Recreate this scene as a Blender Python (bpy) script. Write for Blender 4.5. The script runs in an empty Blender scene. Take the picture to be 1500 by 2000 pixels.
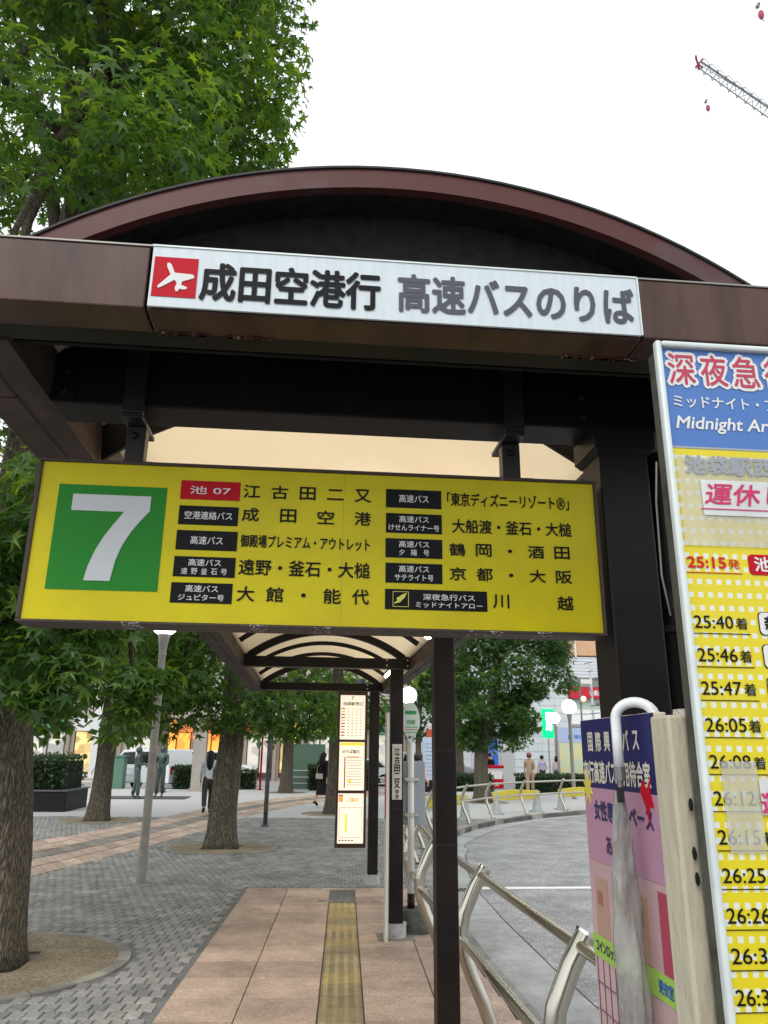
import bpy, math, random
import numpy as np
from mathutils import Vector, Matrix, Euler
R = math.radians
rng = np.random.default_rng(7); random.seed(7)
sc = bpy.context.scene
col = sc.collection

# ---------------------------------------------------------------- camera, sky, sun, exposure
cd = bpy.data.cameras.new('camera'); cam = bpy.data.objects.new('camera', cd); col.objects.link(cam)
sc.camera = cam
cd.sensor_fit = 'VERTICAL'; cd.sensor_height = 24.0; cd.lens = 24.0*1502/2000
cd.clip_start = 0.05; cd.clip_end = 1500
pit, yaw, roll = R(17.45), R(5.34), R(0.6)
fw = Vector((math.sin(yaw)*math.cos(pit), math.cos(yaw)*math.cos(pit), math.sin(pit)))
r0 = fw.cross(Vector((0, 0, 1))).normalized(); u0 = r0.cross(fw)
rr = r0*math.cos(roll)+u0*math.sin(roll); uu = u0*math.cos(roll)-r0*math.sin(roll)
cam.matrix_world = Matrix(((rr.x, uu.x, -fw.x, 0), (rr.y, uu.y, -fw.y, 0), (rr.z, uu.z, -fw.z, 1.6), (0, 0, 0, 1)))

w = bpy.data.worlds.new('World'); sc.world = w; w.use_nodes = True
nt = w.node_tree; nt.nodes.clear()
out = nt.nodes.new('ShaderNodeOutputWorld'); bg = nt.nodes.new('ShaderNodeBackground')
sky = nt.nodes.new('ShaderNodeTexSky'); sky.sky_type = 'NISHITA'; sky.sun_disc = False
SUN_EL, SUN_AZ = R(48), R(205)
sky.sun_elevation = SUN_EL; sky.sun_rotation = SUN_AZ; sky.air_density = 1.0; sky.dust_density = 4.0
hs = nt.nodes.new('ShaderNodeHueSaturation'); hs.inputs['Saturation'].default_value = 0.22
mx = nt.nodes.new('ShaderNodeMix'); mx.data_type = 'RGBA'; mx.inputs[0].default_value = 0.6
mx.inputs[7].default_value = (8.6, 9.0, 9.0, 1)                     # even cloud layer over the sky
nt.links.new(sky.outputs[0], hs.inputs['Color']); nt.links.new(hs.outputs[0], mx.inputs[6])
nt.links.new(mx.outputs[2], bg.inputs[0]); bg.inputs[1].default_value = 0.13
nt.links.new(bg.outputs[0], out.inputs[0])
sd = bpy.data.lights.new('sun', 'SUN'); so = bpy.data.objects.new('sun', sd); col.objects.link(so)
sd.energy = 0.6; sd.angle = R(25); sd.color = (1, .96, .9)
sdir = Vector((math.sin(SUN_AZ)*math.cos(SUN_EL), math.cos(SUN_AZ)*math.cos(SUN_EL), math.sin(SUN_EL)))
so.rotation_euler = (-sdir).to_track_quat('-Z', 'Y').to_euler()
sc.view_settings.view_transform = 'Standard'; sc.view_settings.look = 'None'
sc.view_settings.exposure = 0.62; sc.view_settings.gamma = 1.0; sc.view_settings.use_curve_mapping = False
sc.render.engine = 'CYCLES'
sc.cycles.max_bounces = 7; sc.cycles.transparent_max_bounces = 12; sc.cycles.transmission_bounces = 4
sc.cycles.use_denoising = True

# ---------------------------------------------------------------- materials
MATS = {}
def mat(name, c, rough=.6, metal=0, c2=None, scale=6, amt=.5, bump=0, bscale=None, spec=None, stretch=None, emit=None, es=1, detail=5, contrast=(.4, .6), coat=0):
    if name in MATS: return MATS[name]
    m = bpy.data.materials.new(name); m.use_nodes = True; n = m.node_tree.nodes; l = m.node_tree.links
    b = n['Principled BSDF']; b.inputs['Base Color'].default_value = (*c, 1)
    b.inputs['Roughness'].default_value = rough; b.inputs['Metallic'].default_value = metal
    b.inputs['Specular IOR Level'].default_value = spec if spec is not None else (.5 if metal or coat or rough < .25 else .2)
    if coat: b.inputs['Coat Weight'].default_value = coat; b.inputs['Coat Roughness'].default_value = .1
    tc = n.new('ShaderNodeTexCoord'); mp = n.new('ShaderNodeMapping'); l.new(tc.outputs['Object'], mp.inputs[0])
    if stretch: mp.inputs['Scale'].default_value = stretch
    if c2 is not None:
        t = n.new('ShaderNodeTexNoise'); t.inputs['Scale'].default_value = scale; t.inputs['Detail'].default_value = detail
        t.inputs['Roughness'].default_value = .65; l.new(mp.outputs[0], t.inputs[0])
        cr = n.new('ShaderNodeValToRGB'); cr.color_ramp.elements[0].position = contrast[0]; cr.color_ramp.elements[1].position = contrast[1]
        cr.color_ramp.elements[0].color = (*c, 1); k = amt
        cr.color_ramp.elements[1].color = tuple(c[i]*(1-k)+c2[i]*k for i in range(3))+(1,)
        l.new(t.outputs['Fac'], cr.inputs[0]); l.new(cr.outputs[0], b.inputs['Base Color'])
        if 0 < rough < 1:
            mr = n.new('ShaderNodeMapRange'); mr.inputs[3].default_value = rough*.85; mr.inputs[4].default_value = min(1, rough*1.2)
            l.new(t.outputs['Fac'], mr.inputs[0]); l.new(mr.outputs[0], b.inputs['Roughness'])
    if bump:
        t2 = n.new('ShaderNodeTexNoise'); t2.inputs['Scale'].default_value = bscale or scale*4; t2.inputs['Detail'].default_value = 6
        l.new(mp.outputs[0], t2.inputs[0]); bp = n.new('ShaderNodeBump'); bp.inputs['Strength'].default_value = bump; bp.inputs['Distance'].default_value = .02
        l.new(t2.outputs['Fac'], bp.inputs['Height']); l.new(bp.outputs[0], b.inputs['Normal'])
    if emit: b.inputs['Emission Color'].default_value = (*emit, 1); b.inputs['Emission Strength'].default_value = es
    MATS[name] = m; return m
def speck(name, c, c2, c3, scale=220, rough=.75, big=None, bump=.25):
    """grainy stone: fine grain of three tones plus broad stains"""
    m = bpy.data.materials.new(name); m.use_nodes = True; n = m.node_tree.nodes; l = m.node_tree.links; b = n['Principled BSDF']
    b.inputs['Roughness'].default_value = rough; b.inputs['Specular IOR Level'].default_value = .3
    g = n.new('ShaderNodeNewGeometry'); oi = n.new('ShaderNodeObjectInfo')
    v = n.new('ShaderNodeTexVoronoi'); v.inputs['Scale'].default_value = scale; l.new(g.outputs['Position'], v.inputs['Vector'])
    cr = n.new('ShaderNodeValToRGB'); cr.color_ramp.elements[0].color = (*c, 1); cr.color_ramp.elements[1].color = (*c3, 1)
    e = cr.color_ramp.elements.new(.55); e.color = (*c2, 1)
    sx = n.new('ShaderNodeSeparateColor'); l.new(v.outputs['Color'], sx.inputs[0]); l.new(sx.outputs[0], cr.inputs[0])
    t = n.new('ShaderNodeTexNoise'); t.inputs['Scale'].default_value = 1.7; t.inputs['Detail'].default_value = 7; t.inputs['Roughness'].default_value = .7
    l.new(g.outputs['Position'], t.inputs[0])
    mr = n.new('ShaderNodeMapRange'); mr.inputs[1].default_value = .35; mr.inputs[2].default_value = .7; mr.inputs[3].default_value = .62; mr.inputs[4].default_value = 1.12
    l.new(t.outputs['Fac'], mr.inputs[0])
    mo = n.new('ShaderNodeMapRange'); mo.inputs[3].default_value = .8; mo.inputs[4].default_value = 1.15; l.new(oi.outputs['Random'], mo.inputs[0])
    mu = n.new('ShaderNodeMath'); mu.operation = 'MULTIPLY'; l.new(mr.outputs[0], mu.inputs[0]); l.new(mo.outputs[0], mu.inputs[1])
    at = n.new('ShaderNodeAttribute'); at.attribute_name = 'tint'; ad = n.new('ShaderNodeMath'); ad.operation = 'ADD'; ad.inputs[1].default_value = 1
    l.new(at.outputs['Fac'], ad.inputs[0]); mu2 = n.new('ShaderNodeMath'); mu2.operation = 'MULTIPLY'; l.new(mu.outputs[0], mu2.inputs[0]); l.new(ad.outputs[0], mu2.inputs[1])
    t3 = n.new('ShaderNodeTexNoise'); t3.inputs['Scale'].default_value = 7.5; t3.inputs['Detail'].default_value = 9; t3.inputs['Roughness'].default_value = .75; l.new(g.outputs['Position'], t3.inputs[0])
    m3 = n.new('ShaderNodeMapRange'); m3.inputs[1].default_value = .3; m3.inputs[2].default_value = .52; m3.inputs[3].default_value = .83; m3.inputs[4].default_value = 1.0; l.new(t3.outputs['Fac'], m3.inputs[0])
    mu3 = n.new('ShaderNodeMath'); mu3.operation = 'MULTIPLY'; l.new(mu2.outputs[0], mu3.inputs[0]); l.new(m3.outputs[0], mu3.inputs[1]); mu2 = mu3
    vm = n.new('ShaderNodeVectorMath'); vm.operation = 'SCALE'; l.new(cr.outputs[0], vm.inputs[0]); l.new(mu2.outputs[0], vm.inputs['Scale'])
    l.new(vm.outputs[0], b.inputs['Base Color'])
    bp = n.new('ShaderNodeBump'); bp.inputs['Strength'].default_value = bump; bp.inputs['Distance'].default_value = .004
    l.new(sx.outputs[0], bp.inputs['Height']); l.new(bp.outputs[0], b.inputs['Normal'])
    MATS[name] = m; return m
def glow(name, c, s, base=(.9, .88, .8), c2=None, scale=1.4):
    if name in MATS: return MATS[name]
    m = mat(name, base, .4, emit=c, es=s)
    if c2 is not None:                                  # goods and fittings seen behind the lit glass
        n = m.node_tree.nodes; l = m.node_tree.links; g = n.new('ShaderNodeNewGeometry'); v = n.new('ShaderNodeTexVoronoi'); v.inputs['Scale'].default_value = scale; v.distance = 'CHEBYCHEV'
        l.new(g.outputs['Position'], v.inputs['Vector']); q = n.new('ShaderNodeSeparateColor'); l.new(v.outputs['Color'], q.inputs[0])
        r_ = n.new('ShaderNodeValToRGB'); r_.color_ramp.elements[0].color = (*c, 1); r_.color_ramp.elements[1].color = (*c2, 1); r_.color_ramp.elements[0].position = .35; l.new(q.outputs[0], r_.inputs[0]); l.new(r_.outputs[0], n['Principled BSDF'].inputs['Emission Color'])
    return m
def sheet(name, c, alpha, rough=.25):
    m = mat(name, c, rough, c2=(1, 1, 1), scale=8, amt=.3); m.node_tree.nodes['Principled BSDF'].inputs['Alpha'].default_value = alpha; return m

FASCIA = mat('brown_painted_fascia', (.085, .046, .039), .33, c2=(.026, .017, .015), stretch=(2.2, 1, .5), scale=5, amt=.85, bump=.05, bscale=5, contrast=(.42, .72))
ARCHM = mat('reddish_brown_arch', (.08, .027, .026), .36, c2=(.085, .08, .095), scale=2.2, amt=.75, bump=.06, bscale=9, contrast=(.52, .72))
DARK = mat('black_brown_steel', (.009, .008, .0085), .45, spec=.2, c2=(.014, .01, .01), scale=7, amt=.7, bump=.04)
POSTM = mat('dark_brown_post_paint', (.0075, .0055, .0055), .45, spec=.22, c2=(.02, .012, .01), scale=3, amt=.7, bump=.03)
SOFF = mat('dark_soffit_paint', (.018, .016, .012), .55, c2=(.012, .01, .01), scale=4, amt=.8, bump=.08)
SIDEB = mat('brown_side_beam_paint', (.075, .05, .042), .5, c2=(.03, .022, .02), scale=4, amt=.8, bump=.05, stretch=(2, .6, 2))
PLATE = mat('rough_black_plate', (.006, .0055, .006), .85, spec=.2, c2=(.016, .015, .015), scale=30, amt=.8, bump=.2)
SIGNFR = mat('worn_brown_sign_frame', (.06, .045, .038), .5, c2=(.2, .19, .18), scale=26, amt=.7, contrast=(.62, .7), bump=.1)
WHITE = mat('white_sign_face', (.56, .62, .66), .4, c2=(.5, .56, .6), scale=9, amt=.7, stretch=(8, 1, .6))
YELL = mat('yellow_sign_face', (.60, .51, .004), .4, c2=(.5, .42, .008), scale=2.5, amt=.9)
BLACKP = mat('black_print', (.006, .006, .008), .5, spec=.12)
GREYP = mat('faded_grey_print', (.07, .075, .09), .4)
WHITEP = mat('white_print', (.62, .62, .62), .5)
GREENP = mat('green_print', (.018, .2, .022), .5, spec=.15)
REDP = mat('red_print', (.42, .004, .015), .5, spec=.12)
BLUEP = mat('blue_print', (.07, .16, .42), .4, c2=(.09, .19, .45), scale=3)
ALU = mat('aluminium_frame', (.6, .65, .65), .4, .15, c2=(.48, .52, .52), scale=12, amt=.6)
OLIVE = mat('grey_olive_case_side', (.07, .07, .058), .55, c2=(.03, .028, .022), scale=9, amt=.9, bump=.1, contrast=(.5, .62))
STEEL = mat('brushed_stainless_steel', (.5, .47, .41), .24, 1)
CONC = speck('concrete_ring', (.3, .285, .25), (.25, .235, .21), (.36, .34, .3), 160)
BASEW = mat('pale_painted_collar', (.45, .46, .47), .5, c2=(.25, .25, .25), scale=14, amt=.6, bump=.1, contrast=(.5, .7))
WPAINT = mat('chipped_white_paint', (.72, .72, .68), .45, c2=(.2, .18, .15), scale=40, amt=.9, contrast=(.66, .7))
CREAM = mat('cream_board', (.62, .55, .45), .6, c2=(.5, .43, .35), scale=6)
def cream_panel():
    m = bpy.data.materials.new('translucent_cream_roofing'); m.use_nodes = True; n = m.node_tree.nodes; l = m.node_tree.links
    b = n['Principled BSDF']; b.inputs['Roughness'].default_value = .5
    t = n.new('ShaderNodeTexNoise'); t.inputs['Scale'].default_value = 3; t.inputs['Detail'].default_value = 8
    tc = n.new('ShaderNodeTexCoord'); l.new(tc.outputs['Object'], t.inputs[0])
    cr = n.new('ShaderNodeValToRGB'); cr.color_ramp.elements[0].color = (.86, .76, .61, 1); cr.color_ramp.elements[1].color = (.94, .85, .7, 1)
    l.new(t.outputs['Fac'], cr.inputs[0]); l.new(cr.outputs[0], b.inputs['Base Color'])
    tr = n.new('ShaderNodeBsdfTranslucent'); l.new(cr.outputs[0], tr.inputs[0]); mi = n.new('ShaderNodeMixShader'); mi.inputs[0].default_value = .74
    l.new(b.outputs[0], mi.inputs[1]); l.new(tr.outputs[0], mi.inputs[2]); l.new(mi.outputs[0], n['Material Output'].inputs[0]); return m
CREAMR = cream_panel()
def leafmat(name, c1, c2, c3):
    m = bpy.data.materials.new(name); m.use_nodes = True; n = m.node_tree.nodes; l = m.node_tree.links
    b = n['Principled BSDF']; b.inputs['Roughness'].default_value = .42; b.inputs['Specular IOR Level'].default_value = .45
    at = n.new('ShaderNodeAttribute'); at.attribute_name = 'tint'
    cr = n.new('ShaderNodeValToRGB'); cr.color_ramp.elements[0].color = (*c1, 1); cr.color_ramp.elements[1].color = (*c3, 1)
    e = cr.color_ramp.elements.new(.6); e.color = (*c2, 1)
    l.new(at.outputs['Fac'], cr.inputs[0]); l.new(cr.outputs[0], b.inputs['Base Color'])
    tr = n.new('ShaderNodeBsdfTranslucent'); hv = n.new('ShaderNodeHueSaturation'); hv.inputs['Hue'].default_value = .468
    hv.inputs['Saturation'].default_value = 1.1; hv.inputs['Value'].default_value = 2.3; l.new(cr.outputs[0], hv.inputs['Color']); l.new(hv.outputs[0], tr.inputs[0])
    mi = n.new('ShaderNodeMixShader'); mi.inputs[0].default_value = .46
    l.new(b.outputs[0], mi.inputs[1]); l.new(tr.outputs[0], mi.inputs[2]); l.new(mi.outputs[0], n['Material Output'].inputs[0]); return m
LEAF = leafmat('sweetgum_leaf', (.026, .072, .016), (.062, .142, .024), (.16, .25, .03))
LEAFD = leafmat('dark_evergreen_leaf', (.018, .055, .016), (.042, .105, .024), (.12, .21, .035))
def bark():
    m = bpy.data.materials.new('furrowed_bark'); m.use_nodes = True; n = m.node_tree.nodes; l = m.node_tree.links; b = n['Principled BSDF']
    b.inputs['Roughness'].default_value = .9; tc = n.new('ShaderNodeTexCoord'); mp = n.new('ShaderNodeMapping'); mp.inputs['Scale'].default_value = (1, 1, .13)
    l.new(tc.outputs['Object'], mp.inputs[0]); v = n.new('ShaderNodeTexVoronoi'); v.feature = 'DISTANCE_TO_EDGE'; v.inputs['Scale'].default_value = 66
    t = n.new('ShaderNodeTexNoise'); t.inputs['Scale'].default_value = 9; t.inputs['Detail'].default_value = 8; l.new(mp.outputs[0], t.inputs[0])
    ad = n.new('ShaderNodeMixRGB'); ad.inputs[0].default_value = .12; l.new(mp.outputs[0], ad.inputs[1]); l.new(t.outputs['Color'], ad.inputs[2]); l.new(ad.outputs[0], v.inputs[0])
    cr = n.new('ShaderNodeValToRGB'); cr.color_ramp.elements[0].color = (.035, .028, .02, 1); cr.color_ramp.elements[1].color = (.27, .225, .16, 1); cr.color_ramp.elements[1].position = .3
    l.new(v.outputs[0], cr.inputs[0]); ml = n.new('ShaderNodeMixRGB'); ml.blend_type = 'MULTIPLY'; ml.inputs[0].default_value = .7
    l.new(cr.outputs[0], ml.inputs[1]); l.new(t.outputs['Fac'], ml.inputs[2]); l.new(ml.outputs[0], b.inputs['Base Color'])
    bp = n.new('ShaderNodeBump'); bp.inputs['Strength'].default_value = .7; bp.inputs['Distance'].default_value = .03; l.new(v.outputs[0], bp.inputs['Height']); l.new(bp.outputs[0], b.inputs['Normal'])
    return m
BARK = bark()

# ---------------------------------------------------------------- builders
OFF = {}
def link(o, parent=None, off=None):
    col.objects.link(o)
    if parent is not None: o.parent = parent
    return o
def tag(o, label=None, cat=None, group=None, kind=None):
    for k, v in (('label', label), ('category', cat), ('group', group), ('kind', kind)):
        if v: o[k] = v
    return o
def thing(name, label, cat, loc=(0, 0, 0), group=None, rz=0):
    o = bpy.data.objects.new(name, None); o.empty_display_size = .1; col.objects.link(o); o.location = loc; o.rotation_euler.z = rz
    OFF[o.name] = Vector(loc) if rz == 0 else Vector(loc); return tag(o, label, cat, group)
class MB:
    def __init__(s): s.v = []; s.f = []; s.t = []
    def add(s, v, f):
        k = len(s.v); s.v += [tuple(p) for p in v]; s.f += [tuple(i+k for i in q) for q in f]; return s
    def box(s, x0, x1, y0, y1, z0, z1):
        return s.add([(x, y, z) for z in (z0, z1) for y in (y0, y1) for x in (x0, x1)],
                     [(0, 2, 3, 1), (4, 5, 7, 6), (0, 1, 5, 4), (2, 6, 7, 3), (0, 4, 6, 2), (1, 3, 7, 5)])
    def frustum(s, c0, a0, b0, c1, a1, b1):
        v = [(c0[0]+sx*a0, c0[1]+sy*b0, c0[2]) for sy in (-1, 1) for sx in (-1, 1)]+[(c1[0]+sx*a1, c1[1]+sy*b1, c1[2]) for sy in (-1, 1) for sx in (-1, 1)]
        return s.add(v, [(0, 2, 3, 1), (4, 5, 7, 6), (0, 1, 5, 4), (2, 6, 7, 3), (0, 4, 6, 2), (1, 3, 7, 5)])
    def tube(s, pts, r, n=12, cap=True, sq=1):
        pts = [Vector(p) for p in pts]; rs = r if isinstance(r, (list, tuple)) else [r]*len(pts)
        T = [(pts[min(i+1, len(pts)-1)]-pts[max(i-1, 0)]).normalized() for i in range(len(pts))]
        a = T[0].orthogonal().normalized(); v = []; f = []
        for i, p in enumerate(pts):
            a = (a-T[i]*a.dot(T[i])); a = a.normalized() if a.length > 1e-6 else T[i].orthogonal().normalized(); b = T[i].cross(a)
            for k in range(n):
                t = 2*math.pi*k/n; v.append(p+a*math.cos(t)*rs[i]+b*math.sin(t)*rs[i]*sq)
        for i in range(len(pts)-1):
            for k in range(n): q = (k+1) % n; f.append((i*n+k, i*n+q, (i+1)*n+q, (i+1)*n+k))
        if cap: f.append(tuple(range(n-1, -1, -1))); f.append(tuple((len(pts)-1)*n+k for k in range(n)))
        return s.add(v, f)
    def cyl(s, p0, p1, r0, r1=None, n=16): return s.tube([p0, p1], [r0, r0 if r1 is None else r1], n)
    def ball(s, c, r, n=16, m=10, sc_=(1, 1, 1)):
        v = [(c[0], c[1], c[2]-r*sc_[2])]; f = []
        for i in range(1, m):
            a = math.pi*i/m
            for k in range(n):
                t = 2*math.pi*k/n; v.append((c[0]+r*math.sin(a)*math.cos(t)*sc_[0], c[1]+r*math.sin(a)*math.sin(t)*sc_[1], c[2]-r*math.cos(a)*sc_[2]))
        v.append((c[0], c[1], c[2]+r*sc_[2])); L = len(v)-1
        for k in range(n):
            q = (k+1) % n; f.append((0, 1+q, 1+k)); f.append((L, L-n+k, L-n+q))
            for i in range(m-2): f.append((1+i*n+k, 1+i*n+q, 1+(i+1)*n+q, 1+(i+1)*n+k))
        return s.add(v, f)
    def prism(s, poly, h0, h1, fn=lambda a, b, h: (a, b, h)):
        n = len(poly); v = [fn(a, b, h0) for a, b in poly]+[fn(a, b, h1) for a, b in poly]
        return s.add(v, [tuple(range(n-1, -1, -1)), tuple(range(n, 2*n))]+[(i, (i+1) % n, n+(i+1) % n, n+i) for i in range(n)])
    def quad(s, *p): return s.add(p, [tuple(range(len(p)))])
    def build(s, name, m, parent=None, smooth=False, bevel=0, local=False, kind=None, label=None):
        off = Vector((0, 0, 0)) if (local or parent is None) else OFF.get(parent.name, Vector((0, 0, 0)))
        me = bpy.data.meshes.new(name); me.from_pydata([(x-off.x, y-off.y, z-off.z) for x, y, z in s.v], [], s.f); me.update()
        if m: me.materials.append(m)
        if smooth: me.polygons.foreach_set('use_smooth', [True]*len(me.polygons)); 
        if smooth == 'auto':
            try: me.set_sharp_from_angle(angle=R(40))
            except Exception: pass
        o = bpy.data.objects.new(name, me); link(o, parent); OFF[o.name] = off
        if bevel:
            b = o.modifiers.new('bevel', 'BEVEL'); b.width = bevel; b.segments = 2; b.limit_method = 'ANGLE'
        if kind: o['kind'] = kind
        if label: o['label'] = label
        return o
def bx(name, m, parent, *a, **k): return MB().box(*a).build(name, m, parent, **k)
def npmesh(name, V, F, m, parent=None, tint=None, nper=3, smooth=False):
    me = bpy.data.meshes.new(name); V = np.asarray(V, np.float32); F = np.asarray(F, np.int32)
    me.vertices.add(len(V)); me.vertices.foreach_set('co', V.ravel())
    me.loops.add(F.size); me.loops.foreach_set('vertex_index', F.ravel())
    me.polygons.add(len(F)); me.polygons.foreach_set('loop_start', np.arange(0, F.size, F.shape[1], dtype=np.int32))
    me.polygons.foreach_set('loop_total', np.full(len(F), F.shape[1], np.int32))
    if tint is not None:
        a = me.attributes.new('tint', 'FLOAT', 'FACE'); a.data.foreach_set('value', np.asarray(tint, np.float32))
    me.update(calc_edges=True); me.materials.append(m)
    o = bpy.data.objects.new(name, me); link(o, parent); return o

# text: real glyph outlines turned into a thin print lying on a face
def glyphs(body, bold=0.0, shear=0):
    c = bpy.data.curves.new('glyphs', 'FONT'); c.body = body; c.offset = bold; c.resolution_u = 3; c.shear = shear
    o = bpy.data.objects.new('glyphs', c); col.objects.link(o)
    dg = bpy.context.evaluated_depsgraph_get(); me = bpy.data.meshes.new_from_object(o.evaluated_get(dg))
    v = np.array([tuple(p.co) for p in me.vertices]) if len(me.vertices) else np.zeros((0, 3)); f = [tuple(p.vertices) for p in me.polygons]
    bpy.data.objects.remove(o); bpy.data.curves.remove(c); bpy.data.meshes.remove(me); return v, f
def lettering(body, rect, m, parent, fn, bold=.018, spaced=False, cw=None, vertical=False, shear=0, full=None, name='lettering'):
    """rect = (a0, a1, z0, z1) on the face; fn(a, z) gives the point. spaced: characters spread evenly, each cw wide"""
    a0, a1, z0, z1 = rect; mb = MB(); bold_ = bold; bold = 0
    fl = fn(0, 0); nrm = Vector(fn(1, 0))-Vector(fl); nrm2 = Vector(fn(0, 1))-Vector(fl); N_ = nrm.cross(nrm2)
    def put(v, f, b):
        if not len(v): return
        mn, mxx = v.min(0), v.max(0); sx = (b[1]-b[0])/max(mxx[0]-mn[0], 1e-6); sz = (b[3]-b[2])/max(mxx[1]-mn[1], 1e-6)
        sg = -1 if sx > 0 else 1
        d = bold_*1.35; dirs = [(0, 0)] if d < .004 else [(0, 0), (d, 0), (-d, 0), (0, d), (0, -d), (d*.7, d*.7), (-d*.7, -d*.7), (d*.7, -d*.7), (-d*.7, d*.7)]
        for k_, (ox, oz) in enumerate(dirs):
            e_ = N_*(.000012*k_)*(1 if a1 > a0 else -1)
            mb.add([tuple(Vector(fn(b[0]+(p[0]-mn[0])*sx+ox*abs(sz), b[2]+(p[1]-mn[1])*sz+oz*sz))+e_) for p in v], f)
    if vertical:
        n = len(body); h = (z1-z0)/n
        for i, ch in enumerate(body):
            v, f = glyphs(ch, bold); 
            if len(v):
                e = (v.max(0)-v.min(0)); k = min(1, e[0]/.75); q = min(1, e[1]/.75); mxs = (a1-a0)*k; c = (a0+a1)/2; zc = z1-(i+.5)*h
                put(v, f, (c-mxs/2, c+mxs/2, zc-h*.43*q, zc+h*.43*q))
    elif spaced:
        n = len(body); cwd = cw or (z1-z0)*.95
        for i, ch in enumerate(body):
            if ch == ' ': continue
            v, f = glyphs(ch, bold)
            if not len(v): continue
            e = v.max(0)-v.min(0); c = a0+np.sign(a1-a0)*cwd/2+((a1-a0)-np.sign(a1-a0)*cwd)*(i/(n-1) if n > 1 else .5)
            kx = min(1, e[0]/.85); kz = min(1, e[1]/.85); zc = (z0+z1)/2; sg = np.sign(a1-a0)
            mb.v.clear(); mb.f.clear(); put(v, f, (c-sg*cwd*kx/2, c+sg*cwd*kx/2, zc-(z1-z0)*kz/2, zc+(z1-z0)*kz/2)); mb.build('character', m, parent)
        return
    else:
        v, f = glyphs(body, bold, shear); put(v, f, rect)
    return mb.build(name, m, parent)

# ---------------------------------------------------------------- ground
CA, SA = math.cos(.047), math.sin(.047)
def gr(u, v): return (v*CA+u*SA, u*CA-v*SA)          # paving grid (u along the walkway, v across) -> x, y
ROADM = speck('asphalt', (.42, .42, .425), (.31, .31, .32), (.6, .6, .6), 48, .8, bump=.5)
GUTTERM = speck('smooth_gutter_concrete', (.40, .405, .405), (.37, .38, .38), (.43, .435, .435), 50, .75, bump=.1)
PLAZAM = speck('plaza_bedding', (.2, .2, .2), (.16, .16, .16), (.24, .24, .23), 120)
BLOCKM = speck('grey_paving_block', (.335, .33, .315), (.26, .255, .245), (.43, .42, .41), 120, .7)
TILEM = speck('pink_granite_tile', (.55, .395, .31), (.44, .315, .245), (.66, .53, .44), 105, .6)
TILEG = speck('grey_granite_tile', (.26, .23, .2), (.2, .18, .16), (.32, .29, .26), 190, .6)
TACTM = speck('yellow_tactile_tile', (.42, .31, .13), (.37, .28, .13), (.46, .35, .17), 150, .6)
TACTG = speck('dirty_tactile_tile', (.34, .27, .15), (.3, .24, .14), (.38, .31, .18), 150, .65)
TACTB = speck('yellow_guide_bar', (.56, .42, .15), (.5, .38, .15), (.62, .48, .22), 150, .6)  # bars lighter than the tile between them, relief contrast put into the colour
TACTC = speck('dull_guide_bar', (.44, .35, .17), (.38, .31, .16), (.5, .4, .22), 150, .6)
GRAVM = speck('resin_bound_gravel', (.2, .15, .09), (.3, .24, .16), (.42, .36, .26), 75, .85, bump=.8)
KERBM = speck('kerb_concrete', (.3, .29, .27), (.26, .25, .23), (.35, .34, .31), 90)
SOIL = mat('tree_pit_soil', (.03, .022, .015), .95, c2=(.06, .045, .03), scale=30, bump=.6)
PAINTW = mat('worn_road_paint', (.72, .72, .7), .7, c2=(.4, .4, .4), scale=20, amt=.5, contrast=(.6, .75))

tag(MB().quad((-400, -60, -.12), (400, -60, -.12), (400, 600, -.12), (-400, 600, -.12)).build('road', ROADM), kind='structure')
kerb_line = [(1.56, -6), (1.56, 4), (1.58, 7), (1.64, 9), (1.76, 11), (2.0, 13), (2.38, 15), (2.88, 16.8), (3.45, 18.2), (4.2, 19.75), (5.2, 21.25), (6.5, 22.8), (8.68, 24.7), (10.5, 25.8), (13, 26.8), (17, 27.8), (26, 28.6), (40, 29)]
def kerbx(y):
    for a, b in zip(kerb_line, kerb_line[1:]):
        if a[1] <= y <= b[1]: return a[0]+(b[0]-a[0])*(y-a[1])/(b[1]-a[1])
    return 1.56
far_line = [(40, 38.5), (-40, 38.5), (-40, -6)]
pl = MB(); pl.prism(kerb_line+far_line, -.14, -.012); tag(pl.build('plaza_ground', PLAZAM), kind='structure')
plaza = bpy.data.objects['plaza_ground']
# gutter strip of smooth concrete along the kerb, seam between it and the asphalt
def offset(line, d):
    o = []
    for i, p in enumerate(line):
        a = Vector(line[max(i-1, 0)]); b = Vector(line[min(i+1, len(line)-1)]); t = (b-a).normalized(); o.append((p[0]+t.y*d, p[1]-t.x*d))
    return o
def strip(l0, l1, z): 
    m = MB()
    for i in range(len(l0)-1): m.quad((*l0[i], z), (*l1[i], z), (*l1[i+1], z), (*l0[i+1], z))
    return m
def resample(line, step):
    L = [Vector(p) for p in line]; out_ = [L[0].copy()]; acc = 0
    for a, b in zip(L, L[1:]):
        d = (b-a).length; s = step-acc
        while s <= d: out_.append(a+(b-a)*(s/d)); s += step
        acc = d-(s-step)
    return [tuple(p) for p in out_]
kl = resample(kerb_line, .3)
gw = [.56 if p[1] < 16 else .45 for p in kl]
g1 = [(p[0]+(q[0]-p[0])*k, p[1]+(q[1]-p[1])*k) for p, q, k in zip(kl, offset(kl, 1), gw)]
tag(strip(kl, g1, -.116).build('gutter', GUTTERM), kind='structure')
g2 = [(p[0]+random.uniform(-.006, .006), p[1]) for p in g1]
tag(strip(g2, offset(g2, .012), -.1155).build('road_seam', mat('black_joint', (.02, .02, .02), .9)), kind='structure')
tag(MB().box(*[2.35, 9.5, 11.16, 11.3], -.118, -.1125).build('road_marking_line', PAINTW), kind='structure')
dg_ = thing('drain_grate', 'black slotted drain grate in the gutter beside the second shelter post', 'drain', (2.08, 11.1, -.112))
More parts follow.
